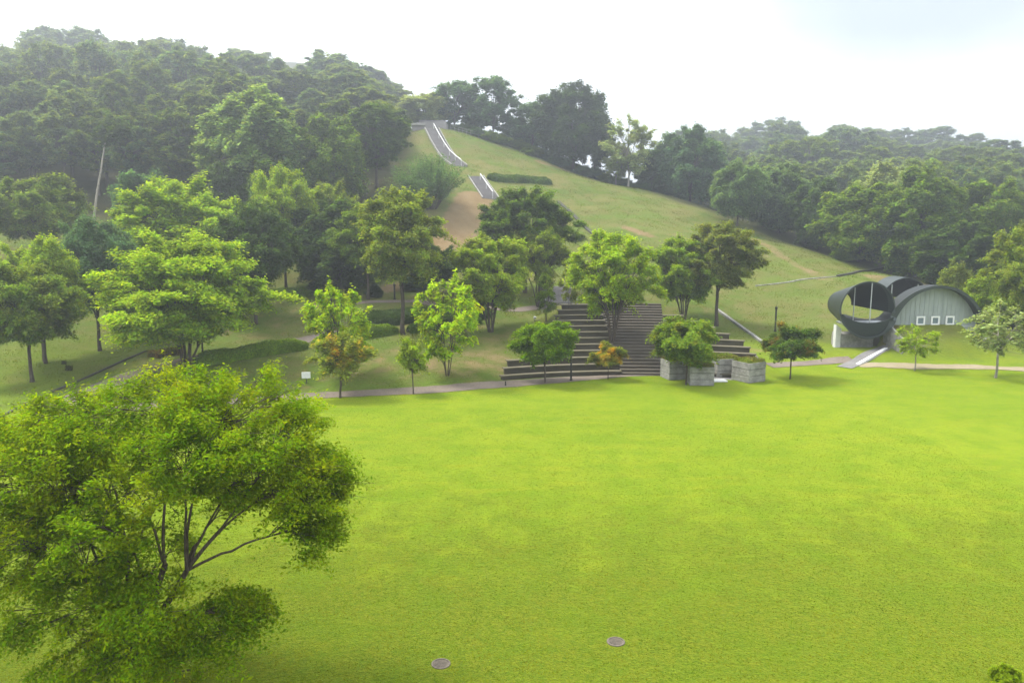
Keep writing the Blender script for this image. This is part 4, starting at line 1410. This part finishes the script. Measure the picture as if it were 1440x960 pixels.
TURF = turf_mesh(1.42, 3)
for i, (px, py, w, h, rz, lab) in enumerate([
    (948, 531, 1.6, 1.5, 0.25, "stacked concrete block with turf on top, leftmost of the four"),
    (984, 539, 1.75, 1.45, -0.05, "stacked concrete block with turf on top, nearest the lawn under the small green tree"),
    (1016, 526, 1.75, 1.45, 0.2, "stacked concrete block with turf on top, rearmost of the four"),
    (1052, 535, 1.75, 1.55, 0.55, "stacked concrete block with turf on top, rightmost of the four")]):
    p = ground_at(px, py)
    t = thing('concrete_block', lab, 'block', (p[0], p[1], 0.0), rz, "concrete blocks at the lawn's edge")
    hc = (h - 0.05) / 3
    for k in range(3):
        ww = w * (1.0 - 0.015 * (k % 2))
        MB().box((0, 0, 0.045 + hc * (k + 0.5)), (ww, ww, hc - 0.03)).build('course', M['stained_concrete'], t, bevel=0.025)
    MB().box((0, 0, 0.045 + (h - .05) / 2), (w * 0.93, w * 0.93, h - 0.1)).build('core', M['terrace_riser'], t)
    g_ = link('turf', TURF, t, (0, 0, h - 0.03)); s = w * 0.96 / 1.42
    g_.scale = (s, s, 1); g_.color = (0.16, 0.22, 0.03, 1); g_['accent'] = [.25, .22, .08]; g_['accent_amount'] = .25

# ------------------------------------------------------------------ inspection covers in the lawn
for px, py, r, lab in [(620, 933, 0.22, "round grey inspection cover in the lawn, the nearer of two"), (866, 902, 0.22, "round brownish inspection cover in the lawn, the farther of two")]:
    p = ground_at(px, py)
    t = thing('inspection_cover', lab, 'cover', (p[0], p[1], 0.0))
    a = np.linspace(0, 2 * math.pi, 32, endpoint=False)
    ring = []
    m = MB()
    V = []
    for q in a:
        for rr, zz in ((r + 0.05, -0.02), (r + 0.045, 0.035), (r, 0.04), (r - 0.005, 0.015)):
            V.append([rr * math.cos(q), rr * math.sin(q), zz])
    F = []
    for i in range(32):
        j = (i + 1) % 32
        for k in range(3):
            F.append([i * 4 + k, j * 4 + k, j * 4 + k + 1, i * 4 + k + 1])
    m.add(V, F).build('rim', M['cover'], t)
    m = MB()
    m.add([[r * 0.985 * math.cos(q), r * 0.985 * math.sin(q), 0.022] for q in a] + [[r * 0.985 * math.cos(q), r * 0.985 * math.sin(q), -0.03] for q in a],
          [list(range(32))] + [[i, i + 32, (i + 1) % 32 + 32, (i + 1) % 32] for i in range(32)])
    for k in range(-3, 4):
        L = math.sqrt(max(0, (r * .85) ** 2 - (k * r * .24) ** 2))
        m.box((0, k * r * .24, 0.026), (2 * L, 0.02, 0.012))
    m.build('lid', M['cover'], t)

# ------------------------------------------------------------------ posts, lamps, sign, plants
def post(px, py, top, r, label, name, cat, head=True):
    p = ground_at(px, py)
    h = float(at(px, top, p[1])[2] - p[2])
    t = thing(name, label, cat, tuple(p))
    MB().tube([[0, 0, -0.2], [0, 0, 0.12], [0, 0, 0.14], [0, 0, h * 0.9]], [r * 1.6, r * 1.6, r, r], 12).build('pole', M['dark_metal'], t)
    if head:
        MB().tube([[0, 0, h * 0.88], [0, 0, h * 0.9], [0, 0, h * 0.985], [0, 0, h]], [r * 1.25, r * 1.45, r * 1.45, r * 0.8], 12).build('lamp_head', M['dark_metal'], t)


post(803, 535, 478, 0.07, "slim dark lamp post at the lawn's edge right of the compact green tree", 'lamp_post', 'lamp post')
post(1090, 466, 431, 0.085, "dark lamp post alone on the slope between terrace and pavilion", 'lamp_post', 'lamp post')
post(285, 497, 478, 0.07, "short dark bollard lamp beside the layered tree's trunks", 'bollard_lamp', 'bollard')
post(555, 421, 399, 0.09, "short post by the bare soil on the upper path", 'marker_post', 'post')
post(711, 542, 535, 0.04, "tiny marker peg at the edge of the lower path", 'marker_post', 'post', False)
p = ground_at(431, 539)
t = thing('notice_board', "small white notice plate on a short post at the path's bend", 'sign', tuple(p), 0.15)
MB().box((0, 0, 0.25), (0.07, 0.07, 0.7)).build('post', M['dark_metal'], t)
MB().box((0, -0.06, 0.62), (0.62, 0.05, 0.46)).build('plate', M['white_paint'], t, bevel=0.01)
p = ground_at(752, 452)
t = thing('flood_lamp', "small white spotlight on a peg in the shaded bank by the thin young tree", 'lamp', tuple(p))
MB().tube([[0, 0, -0.1], [0, 0, 0.3]], 0.03, 8).build('peg', M['dark_metal'], t)
MB().tube([[0, -0.22, 0.36], [0, -0.12, 0.38], [0, 0.12, 0.4], [0, 0.2, 0.4]], [0.13, 0.14, 0.1, 0.05], 12).build('housing', M['white_paint'], t)
# withered plants in the bed beside the path
rr = np.random.default_rng(31)
m = 170
a_ = rr.uniform(0, 6.28, m); q_ = rr.uniform(0, .26, m)
P = np.column_stack([q_ * np.cos(a_), q_ * np.sin(a_), rr.uniform(0.05, 0.6, m)])
N = rr.normal(size=(m, 3)) * [1, 1, .4]; N /= np.linalg.norm(N, axis=1)[:, None]
PL = leaf_mesh('bedding_plant', leaf_faces(P, N, rr.uniform(.16, .3, m), np.full(m, .07), rr))
for i in range(11):
    p = ground_at(213 + i * 4.4 + rr.uniform(-1, 1), 503 - i * 0.55 + rr.uniform(-1.5, 1.5))
    o = link('bedding_plant', PL, None, (p[0], p[1], p[2] - 0.03), float(rr.uniform(0, 6)))
    tag(o, "straw-coloured withered plant in the short row beside the curving path", 'plant', "withered plants in a row by the path")
    o.color = (0.22, 0.17, 0.06, 1); o['accent'] = [.10, .13, .03]; o['accent_amount'] = 0.3
for px, py, s_, lab in [(97, 521, 1.0, "dark tuft of weeds on the left bank beside the drain"), (90, 512, .7, "smaller dark tuft of weeds farther up the left bank")]:
    p = ground_at(px, py)
    o = link('weed_tuft', PL, None, (p[0], p[1], p[2] - 0.03)); o.scale = (s_, s_, .7 * s_)
    tag(o, lab, 'weeds'); o.color = (0.06, 0.07, 0.025, 1); o['accent'] = [.06, .07, .025]; o['accent_amount'] = 0.0

# ------------------------------------------------------------------ the pavilion: an S-shaped steel scroll with an arched end wall
M['steel'] = simple("green_grey_steel", (0.020, 0.029, 0.026), (0.036, 0.048, 0.044), 0.7, 0.42, 0.25, bstr=0.05, spec=0.5)
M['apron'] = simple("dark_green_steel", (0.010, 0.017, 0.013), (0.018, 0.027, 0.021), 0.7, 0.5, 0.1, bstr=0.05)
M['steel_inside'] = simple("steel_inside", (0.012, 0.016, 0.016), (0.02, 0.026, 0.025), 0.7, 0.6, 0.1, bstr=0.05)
M['galvanised'] = simple("galvanised", (0.38, 0.40, 0.42), (0.5, 0.52, 0.53), 1.0, 0.5, 0.3, bstr=0.05)
M['cladding'] = None
tt = NT("cladding")
mp_ = tt.n('ShaderNodeMapping'); mp_.inputs['Scale'].default_value = (1.0, 1.0, 0.12)
tt.l(tt.obj(), mp_.inputs['Vector'])
cc_ = tt.mix(tt.rng(tt.noise(2.2, 5, 0.65, mp_.outputs[0]), 0.3, 0.7), (0.25, 0.285, 0.28), (0.34, 0.375, 0.37))
cc_ = tt.mix(tt.rng(tt.noise(0.8, 4, 0.6, tt.obj()), 0.4, 0.8, 0, 0.4), cc_, (0.40, 0.44, 0.42))
M['cladding'] = tt.principled(cc_, 0.6, 0.15)
tt = NT("window_glass")
p_ = tt.n('ShaderNodeBsdfPrincipled'); p_.inputs['Base Color'].default_value = (0.13, 0.17, 0.22, 1); p_.inputs['Roughness'].default_value = 0.08; p_.inputs['Specular IOR Level'].default_value = 0.8
tt.l(p_.outputs[0], tt.out.inputs['Surface']); M['glass'] = tt.m


def pavilion():
    root = thing('scroll_pavilion', "dark steel pavilion shaped like a rolled scroll with an arched grey wall and three windows", 'pavilion', (PV_O[0], PV_O[1], 0.0))
    fr = lambda a, b, d: a * PU + d * PD + np.array([0, 0, b])
    r1, c1 = 2.45, np.array([0.0, 4.04])
    c2 = np.array([6.45, 1.55])
    D = np.linalg.norm(c2 - c1); r2 = D - r1
    th = math.atan2(c2[1] - c1[1], c2[0] - c1[0])                   # towards the tangent point
    # section of the scroll: once round the left circle, then over the right one
    a1 = np.linspace(th + math.radians(14), th + 2 * math.pi, 60)
    P1 = c1 + r1 * np.stack([np.cos(a1), np.sin(a1)], -1)
    a2 = np.linspace(th + math.pi, math.radians(-30), 50)
    P2 = c2 + r2 * np.stack([np.cos(a2), np.sin(a2)], -1)
    S = np.concatenate([P1, P2[1:]])
    TT = np.gradient(S, axis=0); TT /= np.linalg.norm(TT, axis=1)[:, None]
    NN = np.stack([-TT[:, 1], TT[:, 0]], -1)
    thick = 0.09

    n1 = len(P1)

    def taper(i, n):
        """the roll narrows towards its far end; the arch does not"""
        if n != n1 + len(P2) - 1 or i >= n1:
            return 1.0
        return 0.46 + 0.54 * float(sstep(np.array(i), n1 - 9, n1 - 1))

    def sheet(S, NN, off0, off1, d0, d1, name, mat, parent, jfun=None):
        mb = MB(); n = len(S)
        V = []
        for i in range(n):
            o0, o1 = (off0, off1)
            dd0 = d0(i) if callable(d0) else d0
            dd1 = d1(i) if callable(d1) else d1
            k = taper(i, n)
            B = c1 + (S[i] - c1) * k + np.array([-0.9 * (1 - k), 0.2 * (1 - k)])
            V += [fr(*(S[i] + NN[i] * o0), dd0), fr(*(S[i] + NN[i] * o1), dd0), fr(*(B + NN[i] * o1), dd1), fr(*(B + NN[i] * o0), dd1)]
        F = []
        for i in range(n - 1):
            for j in range(4):
                q = (j + 1) % 4
                F.append([i * 4 + j, (i + 1) * 4 + j, (i + 1) * 4 + q, i * 4 + q])
        F += [[0, 1, 2, 3], [(n - 1) * 4 + 3, (n - 1) * 4 + 2, (n - 1) * 4 + 1, (n - 1) * 4]]
        mb.add(V, F)
        return mb.build(name, mat, parent)

    # the front edge sweeps forward at the bottom of the roll
    front = lambda i: -1.0 - (0.45 * max(0.0, -math.sin(a1[i])) if i < n1 else 0.0)
    back = 3.2
    back_f = lambda i: back if i < n1 - 9 else back + (0.75 - back) * float(sstep(np.array(i), n1 - 9, n1 + 2))
    sheet(S, NN, -thick / 2, thick / 2, front, back_f, 'scroll_shell', M['steel'], root)
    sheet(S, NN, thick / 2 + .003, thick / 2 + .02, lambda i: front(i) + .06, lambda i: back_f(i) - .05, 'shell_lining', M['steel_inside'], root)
    # rim band along the front edge, deep where the two curves meet
    dist = np.abs(np.arange(len(S)) - n1)
    rim_w = np.where(np.arange(len(S)) < n1, 0.12 + 0.5 * np.exp(-((np.arange(len(S)) - n1) / 5.0) ** 2), 0.26 + 0.36 * np.exp(-((np.arange(len(S)) - n1) / 7.0) ** 2))
    mb = MB(); V = []
    for i in range(len(S)):
        f0 = front(i) - .012; w = rim_w[i]
        sgn = 1 if i < n1 else -1
        o0, o1 = -w / 2, w / 2
        V += [fr(*(S[i] + NN[i] * o0), f0), fr(*(S[i] + NN[i] * o1), f0), fr(*(S[i] + NN[i] * o1), f0 + .05), fr(*(S[i] + NN[i] * o0), f0 + .05)]
    F = []
    nS = len(S)
    for i in range(nS - 1):
        for j in range(4):
            q = (j + 1) % 4
            F.append([i * 4 + j, (i + 1) * 4 + j, (i + 1) * 4 + q, i * 4 + q])
    F += [[0, 1, 2, 3], [nS * 4 - 1, nS * 4 - 2, nS * 4 - 3, nS * 4 - 4]]
    mb.add(V, F).build('rim', M['steel'], root)
    # apron closing the roll below the deck: its upper lip sags
    lip = [(-2.34, 3.72), (-2.0, 3.42), (-1.45, 3.16), (-0.75, 2.98), (0.0, 2.92), (0.75, 2.94), (1.45, 3.07), (2.0, 3.27), (2.25, 3.42)]
    aa = np.linspace(math.atan2(lip[-1][1] - c1[1], lip[-1][0]), -math.pi - math.atan2(lip[0][1] - c1[1], -lip[0][0]), 26)
    arc = [(c1[0] + (r1 - .02) * math.cos(q), c1[1] + (r1 - .02) * math.sin(q)) for q in aa]
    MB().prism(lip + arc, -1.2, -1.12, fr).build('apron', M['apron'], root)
    # deck inside the roll, with posts
    MB().prism([(-1.95, 2.72), (1.95, 2.72), (2.05, 2.88), (-2.05, 2.88)], -1.05, 0.6, fr).build('deck', M['galvanised'], root)
    for u_, d_ in ((0.30, -0.9), (-0.55, 0.4)):
        ztop = c1[1] + math.sqrt(r1 ** 2 - u_ ** 2) - 0.03
        MB().tube([fr(u_, 2.86, d_), fr(u_, ztop - (0.5 if d_ > 0 else 0), d_)], 0.045, 10).build('post', M['galvanised'], root)
    # end wall under the right arch, recessed, with upright seams
    z0 = 2.40
    rw = r2 - thick / 2 - 0.03
    th0 = math.asin((z0 - c2[1]) / rw)
    left_u = 2.42
    aw = np.linspace(math.pi - 0.02, th0, 40)
    poly = [(c2[0] + rw * math.cos(q), c2[1] + rw * math.sin(q)) for q in aw]
    poly = [(max(u_, left_u), z_) for u_, z_ in poly if z_ >= z0 - .001]
    poly = [(left_u, z0 - 0.4)] + poly + [(poly[-1][0], z0 - 0.4)]
    MB().prism(poly, 0.0, 0.14, fr).build('end_wall', M['cladding'], root)
    m = MB()
    for uu in np.arange(left_u + 0.4, c2[0] + rw * math.cos(th0) - .1, 0.42):
        zt = c2[1] + math.sqrt(max(0.01, rw ** 2 - (uu - c2[0]) ** 2)) - 0.06
        if zt > z0 + .2:
            m.prism([(uu - .02, z0), (uu + .02, z0), (uu + .02, zt), (uu - .02, zt)], -0.03, -0.003, fr)
    m.build('wall_seams', M['cladding'], root)
    m = MB().prism([(left_u, z0 - .08), (c2[0] + rw * math.cos(th0), z0 - .08), (c2[0] + rw * math.cos(th0), z0 + .04), (left_u, z0 + .04)], -0.08, -0.032, fr)
    m.build('sill_flashing', M['galvanised'], root)
    for px in (1297, 1318.5, 1340):
        uc = (at(px, 450, PV_O[1])[0] - PV_O[0]) / PU[0]
        zc = float(at(px, 451.5, PV_O[1])[2])
        w_, fw = 0.80, 0.14
        m = MB()
        m.prism([(uc - w_ / 2, zc - w_ / 2), (uc + w_ / 2, zc - w_ / 2), (uc + w_ / 2, zc - w_ / 2 + fw), (uc - w_ / 2, zc - w_ / 2 + fw)], -0.12, -0.034, fr)
        m.prism([(uc - w_ / 2, zc + w_ / 2 - fw), (uc + w_ / 2, zc + w_ / 2 - fw), (uc + w_ / 2, zc + w_ / 2), (uc - w_ / 2, zc + w_ / 2)], -0.12, -0.034, fr)
        for s in (-1, 1):
            x_ = uc + s * (w_ / 2 - fw / 2)
            m.prism([(x_ - fw / 2, zc - w_ / 2 + fw), (x_ + fw / 2, zc - w_ / 2 + fw), (x_ + fw / 2, zc + w_ / 2 - fw), (x_ - fw / 2, zc + w_ / 2 - fw)], -0.12, -0.034, fr)
        win = m.build('window', M['white_paint'], root)
        MB().prism([(uc - w_ / 2 + fw, zc - w_ / 2 + fw), (uc + w_ / 2 - fw, zc - w_ / 2 + fw), (uc + w_ / 2 - fw, zc + w_ / 2 - fw), (uc - w_ / 2 + fw, zc + w_ / 2 - fw)], -0.07, -0.036, fr).build('pane', M['glass'], win)
    # pale end strip where the arch curls down to the grass
    a3 = np.linspace(math.radians(6), math.radians(-29.5), 16)
    S3 = c2 + (r2 + .0) * np.stack([np.cos(a3), np.sin(a3)], -1)
    T3 = np.gradient(S3, axis=0); T3 /= np.linalg.norm(T3, axis=1)[:, None]
    N3 = np.stack([-T3[:, 1], T3[:, 0]], -1)
    sheet(S3, N3, -.16, .16, -1.14, -1.05, 'pale_edge', M['galvanised'], root)
    # wall that holds the berm, foundation and buttress below the roll
    V = [fr(2.2, -.1, 0.1), fr(2.4, -.1, 0.1), fr(2.4, 3.0, 0.1), fr(2.2, 3.0, 0.1), fr(2.2, -.1, -3.0), fr(2.4, -.1, -3.0), fr(2.4, 1.75, -3.0), fr(2.2, 1.75, -3.0)]
    m = MB().add(V, [[3, 2, 1, 0], [4, 5, 6, 7], [0, 1, 5, 4], [1, 2, 6, 5], [2, 3, 7, 6], [3, 0, 4, 7]])
    m.build('retaining_wall', M['stained_concrete'], root)
    MB().prism([(-1.75, 0.0), (1.3, 0.0), (1.3, 1.75), (-1.75, 1.75)], 0.1, 1.8, fr).build('foundation', M['stained_concrete'], root)
    MB().prism([(-2.2, 0.0), (-1.7, 0.0), (-1.7, 2.2), (-2.2, 2.6)], 0.1, 0.6, fr).build('buttress', M['pale_concrete'], root)
    MB().prism([(1.35, 0.0), (2.15, 0.0), (2.15, 2.6), (1.35, 1.9)], 0.6, 1.8, fr).build('under_wall', M['terrace_riser'], root)
    # rear vault, farther back, open towards the viewer
    c3 = np.array([12.1, 2.85]); r3 = 2.72
    a4 = np.linspace(math.radians(196), math.radians(-16), 40)
    S4 = c3 + r3 * np.stack([np.cos(a4), np.sin(a4)], -1)
    N4 = np.stack([np.cos(a4), np.sin(a4)], -1)
    sheet(S4, N4, -.05, .05, 14.0, 16.6, 'rear_vault', M['steel'], root)
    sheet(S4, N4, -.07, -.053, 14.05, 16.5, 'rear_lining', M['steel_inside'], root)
    seg = [(c3[0] + (r3 - .08) * math.cos(q), c3[1] + (r3 - .08) * math.sin(q)) for q in np.linspace(math.radians(170), math.radians(10), 24)]
    MB().prism(seg, 16.3, 16.4, fr).build('rear_darkening_panel', M['steel_inside'], root)  # closed back added to darken the vault's inside
    for uu in (10.6, 13.5):
        MB().tube([fr(uu, 2.0, 14.2), fr(uu, 4.9, 14.2)], 0.07, 8).build('post', M['galvanised'], root)


pavilion()
# paved approach and its white kerb
ap = gpoly([(1187, 517), (1212, 506), (1236, 493), (1246, 484)], 30)
strip("pavilion_path", resample(ap), 1.25, M['grey_paving'], 0.045, seed=8)
p = ground_at(1206, 513.5); q = ground_at(1246, 491)
tag(MB().bar([0, 0, 0.05], q - p + [0, 0, 0.06], 0.30, 0.2).build('white_kerb', M['white_paint'], None, loc=tuple(p), bevel=0.02), "white concrete kerb slanting from the lawn to the pavilion", 'kerb')

# ------------------------------------------------------------------ blades of grass on the nearer lawn
gr = np.random.default_rng(55)
n = 330000
gx_ = gr.uniform(-16, 23, n); gy_ = gr.uniform(15.5, 50, n)
keep = (np.abs(gx_ + 0) < 0.68 * gy_ + 1.5) & (gr.uniform(size=n) < np.clip(1.15 - (gy_ - 15.5) / 36, 0, 1))
for px, py in ((620, 933), (866, 902)):
    p = ground_at(px, py)
    keep &= np.hypot(gx_ - p[0], gy_ - p[1]) > 0.33
gx_, gy_ = gx_[keep], gy_[keep]
n = len(gx_)
hgt = gr.uniform(0.02, 0.05, n)
a_ = gr.uniform(0, 2 * math.pi, n); w_ = gr.uniform(0.008, 0.02, n)
ln = gr.normal(0, 0.035, (n, 2))
B0 = np.stack([gx_ - w_ * np.cos(a_), gy_ - w_ * np.sin(a_), np.zeros(n) - 0.005], -1)
B1 = np.stack([gx_ + w_ * np.cos(a_), gy_ + w_ * np.sin(a_), np.zeros(n) - 0.005], -1)
B2 = np.stack([gx_ + w_ * 0.3 * np.cos(a_) + ln[:, 0], gy_ + w_ * 0.3 * np.sin(a_) + ln[:, 1], hgt], -1)
B3 = np.stack([gx_ - w_ * 0.6 * np.cos(a_) + ln[:, 0] * .6, gy_ - w_ * 0.6 * np.sin(a_) + ln[:, 1] * .6, hgt * 0.7], -1)
lg = link('lawn_grass', leaf_mesh('lawn_grass', np.stack([B0, B1, B2, B3], 1).reshape(-1, 3)))
lg['kind'] = 'stuff'
lg.color = (0.112, 0.178, 0.008, 1); lg['accent'] = [0.18, 0.175, 0.012]; lg['accent_amount'] = 0.3

# ------------------------------------------------------------------ rough grass of the slopes
n = 480000
gx_ = gr.uniform(-62, 72, n); gy_ = gr.uniform(46, 152, n)
z_ = hz(gx_, gy_)
look = np.abs(gx_) < 0.66 * gy_ + 3
i_ = np.clip(np.searchsorted(GX, gx_), 0, nx - 1); j_ = np.clip(np.searchsorted(GY, gy_), 0, ny - 1)
g2 = lambda a: a.reshape(ny, nx)[j_, i_]
keep = look & (g2(lawn) < 0.5) & (g2(soil) < gr.uniform(0.1, 0.7, n)) & (g2(floor_) < 0.4)
for ln_, w_ in ((LOWER_PATH, 1.2), (UPPER_PATH, 1.4), (BANK_PATH, 0.9), (SAND_PATH, 1.3), (ap, 1.0)):
    keep &= seg_dist(gx_, gy_, ln_[::4]) > w_
for a, b, w_ in ((_a, _b, 1.9), (ground_at(690, 280), ground_at(669, 249), 2.0), (ground_at(790, 427), ground_at(780, 404), 2.0)):
    keep &= seg_dist(gx_, gy_, np.array([a[:2], b[:2]])) > w_
r_ = np.hypot(gx_ - TC[0], gy_ - TC[1]); an = np.degrees(np.arctan2(gx_ - TC[0], gy_ - TC[1])); kk = (r_ - T_R0) / T_DR
keep &= ~((kk > -0.5) & (kk < T_N + .2) & (an > np.interp(kk, [0, 2, 3, 4, 11], [-23, -20, -13.5, -12.5, -7]) - .6) & (an < np.interp(kk, [0, 2, 3, 5, 11], [20.5, 21.5, 21.5, 19.5, 6.5]) + .6))
u_ = (gx_ - PV_O[0]) * PU[0] + (gy_ - PV_O[1]) * PU[1]; d_ = (gx_ - PV_O[0]) * PD[0] + (gy_ - PV_O[1]) * PD[1]
keep &= ~((u_ > -2.8) & (u_ < 11.2) & (d_ > -1.6) & (d_ < 4)) & ~((u_ > -2.2) & (u_ < 2.8) & (d_ > -5) & (d_ < 0))
clump = np.sin(gx_ * 1.1 + 2.1 * np.sin(gy_ * 0.43)) * np.sin(gy_ * 0.9 + 1.7 * np.sin(gx_ * 0.57)) + gr.normal(0, 0.5, n)
keep &= clump > 0.0
gx_, gy_, z_, clump = gx_[keep], gy_[keep], z_[keep], clump[keep]
n = len(gx_)
hgt = gr.uniform(0.03, 0.10, n) * (1 + 0.5 * np.clip(clump, 0, 1.5))
a_ = gr.uniform(0, 2 * math.pi, n); w_ = gr.uniform(0.010, 0.026, n) * (0.6 + gy_ / 110)
ln_ = gr.normal(0, 0.07, (n, 2))
ca, sa = np.cos(a_), np.sin(a_)
Bq = [np.stack([gx_ + k * w_ * ca + q * ln_[:, 0], gy_ + k * w_ * sa + q * ln_[:, 1], z_ - 0.01 + h * hgt], -1) for k, q, h in ((-1, 0, 0), (1, 0, 0), (.4, 1, 1), (-.6, .6, .7))]
sg = link('slope_grass', leaf_mesh('slope_grass', np.stack(Bq, 1).reshape(-1, 3)))
sg['kind'] = 'stuff'
sg.color = (0.135, 0.19, 0.022, 1); sg['accent'] = [0.21, 0.18, 0.06]; sg['accent_amount'] = 0.12

# ------------------------------------------------------------------ haze
hm = NT("haze")
pvn = hm.n('ShaderNodeVolumePrincipled')
pvn.inputs['Color'].default_value = (0.86, 0.93, 1.0, 1)
pvn.inputs['Density'].default_value = 0.0016
pvn.inputs['Anisotropy'].default_value = 0.68
hm.l(pvn.outputs[0], hm.out.inputs['Volume'])
hzb = MB().box((0, 300, 62.0), (1900, 1800, 130.0)).build('haze', hm.m)
hzb['kind'] = 'stuff'
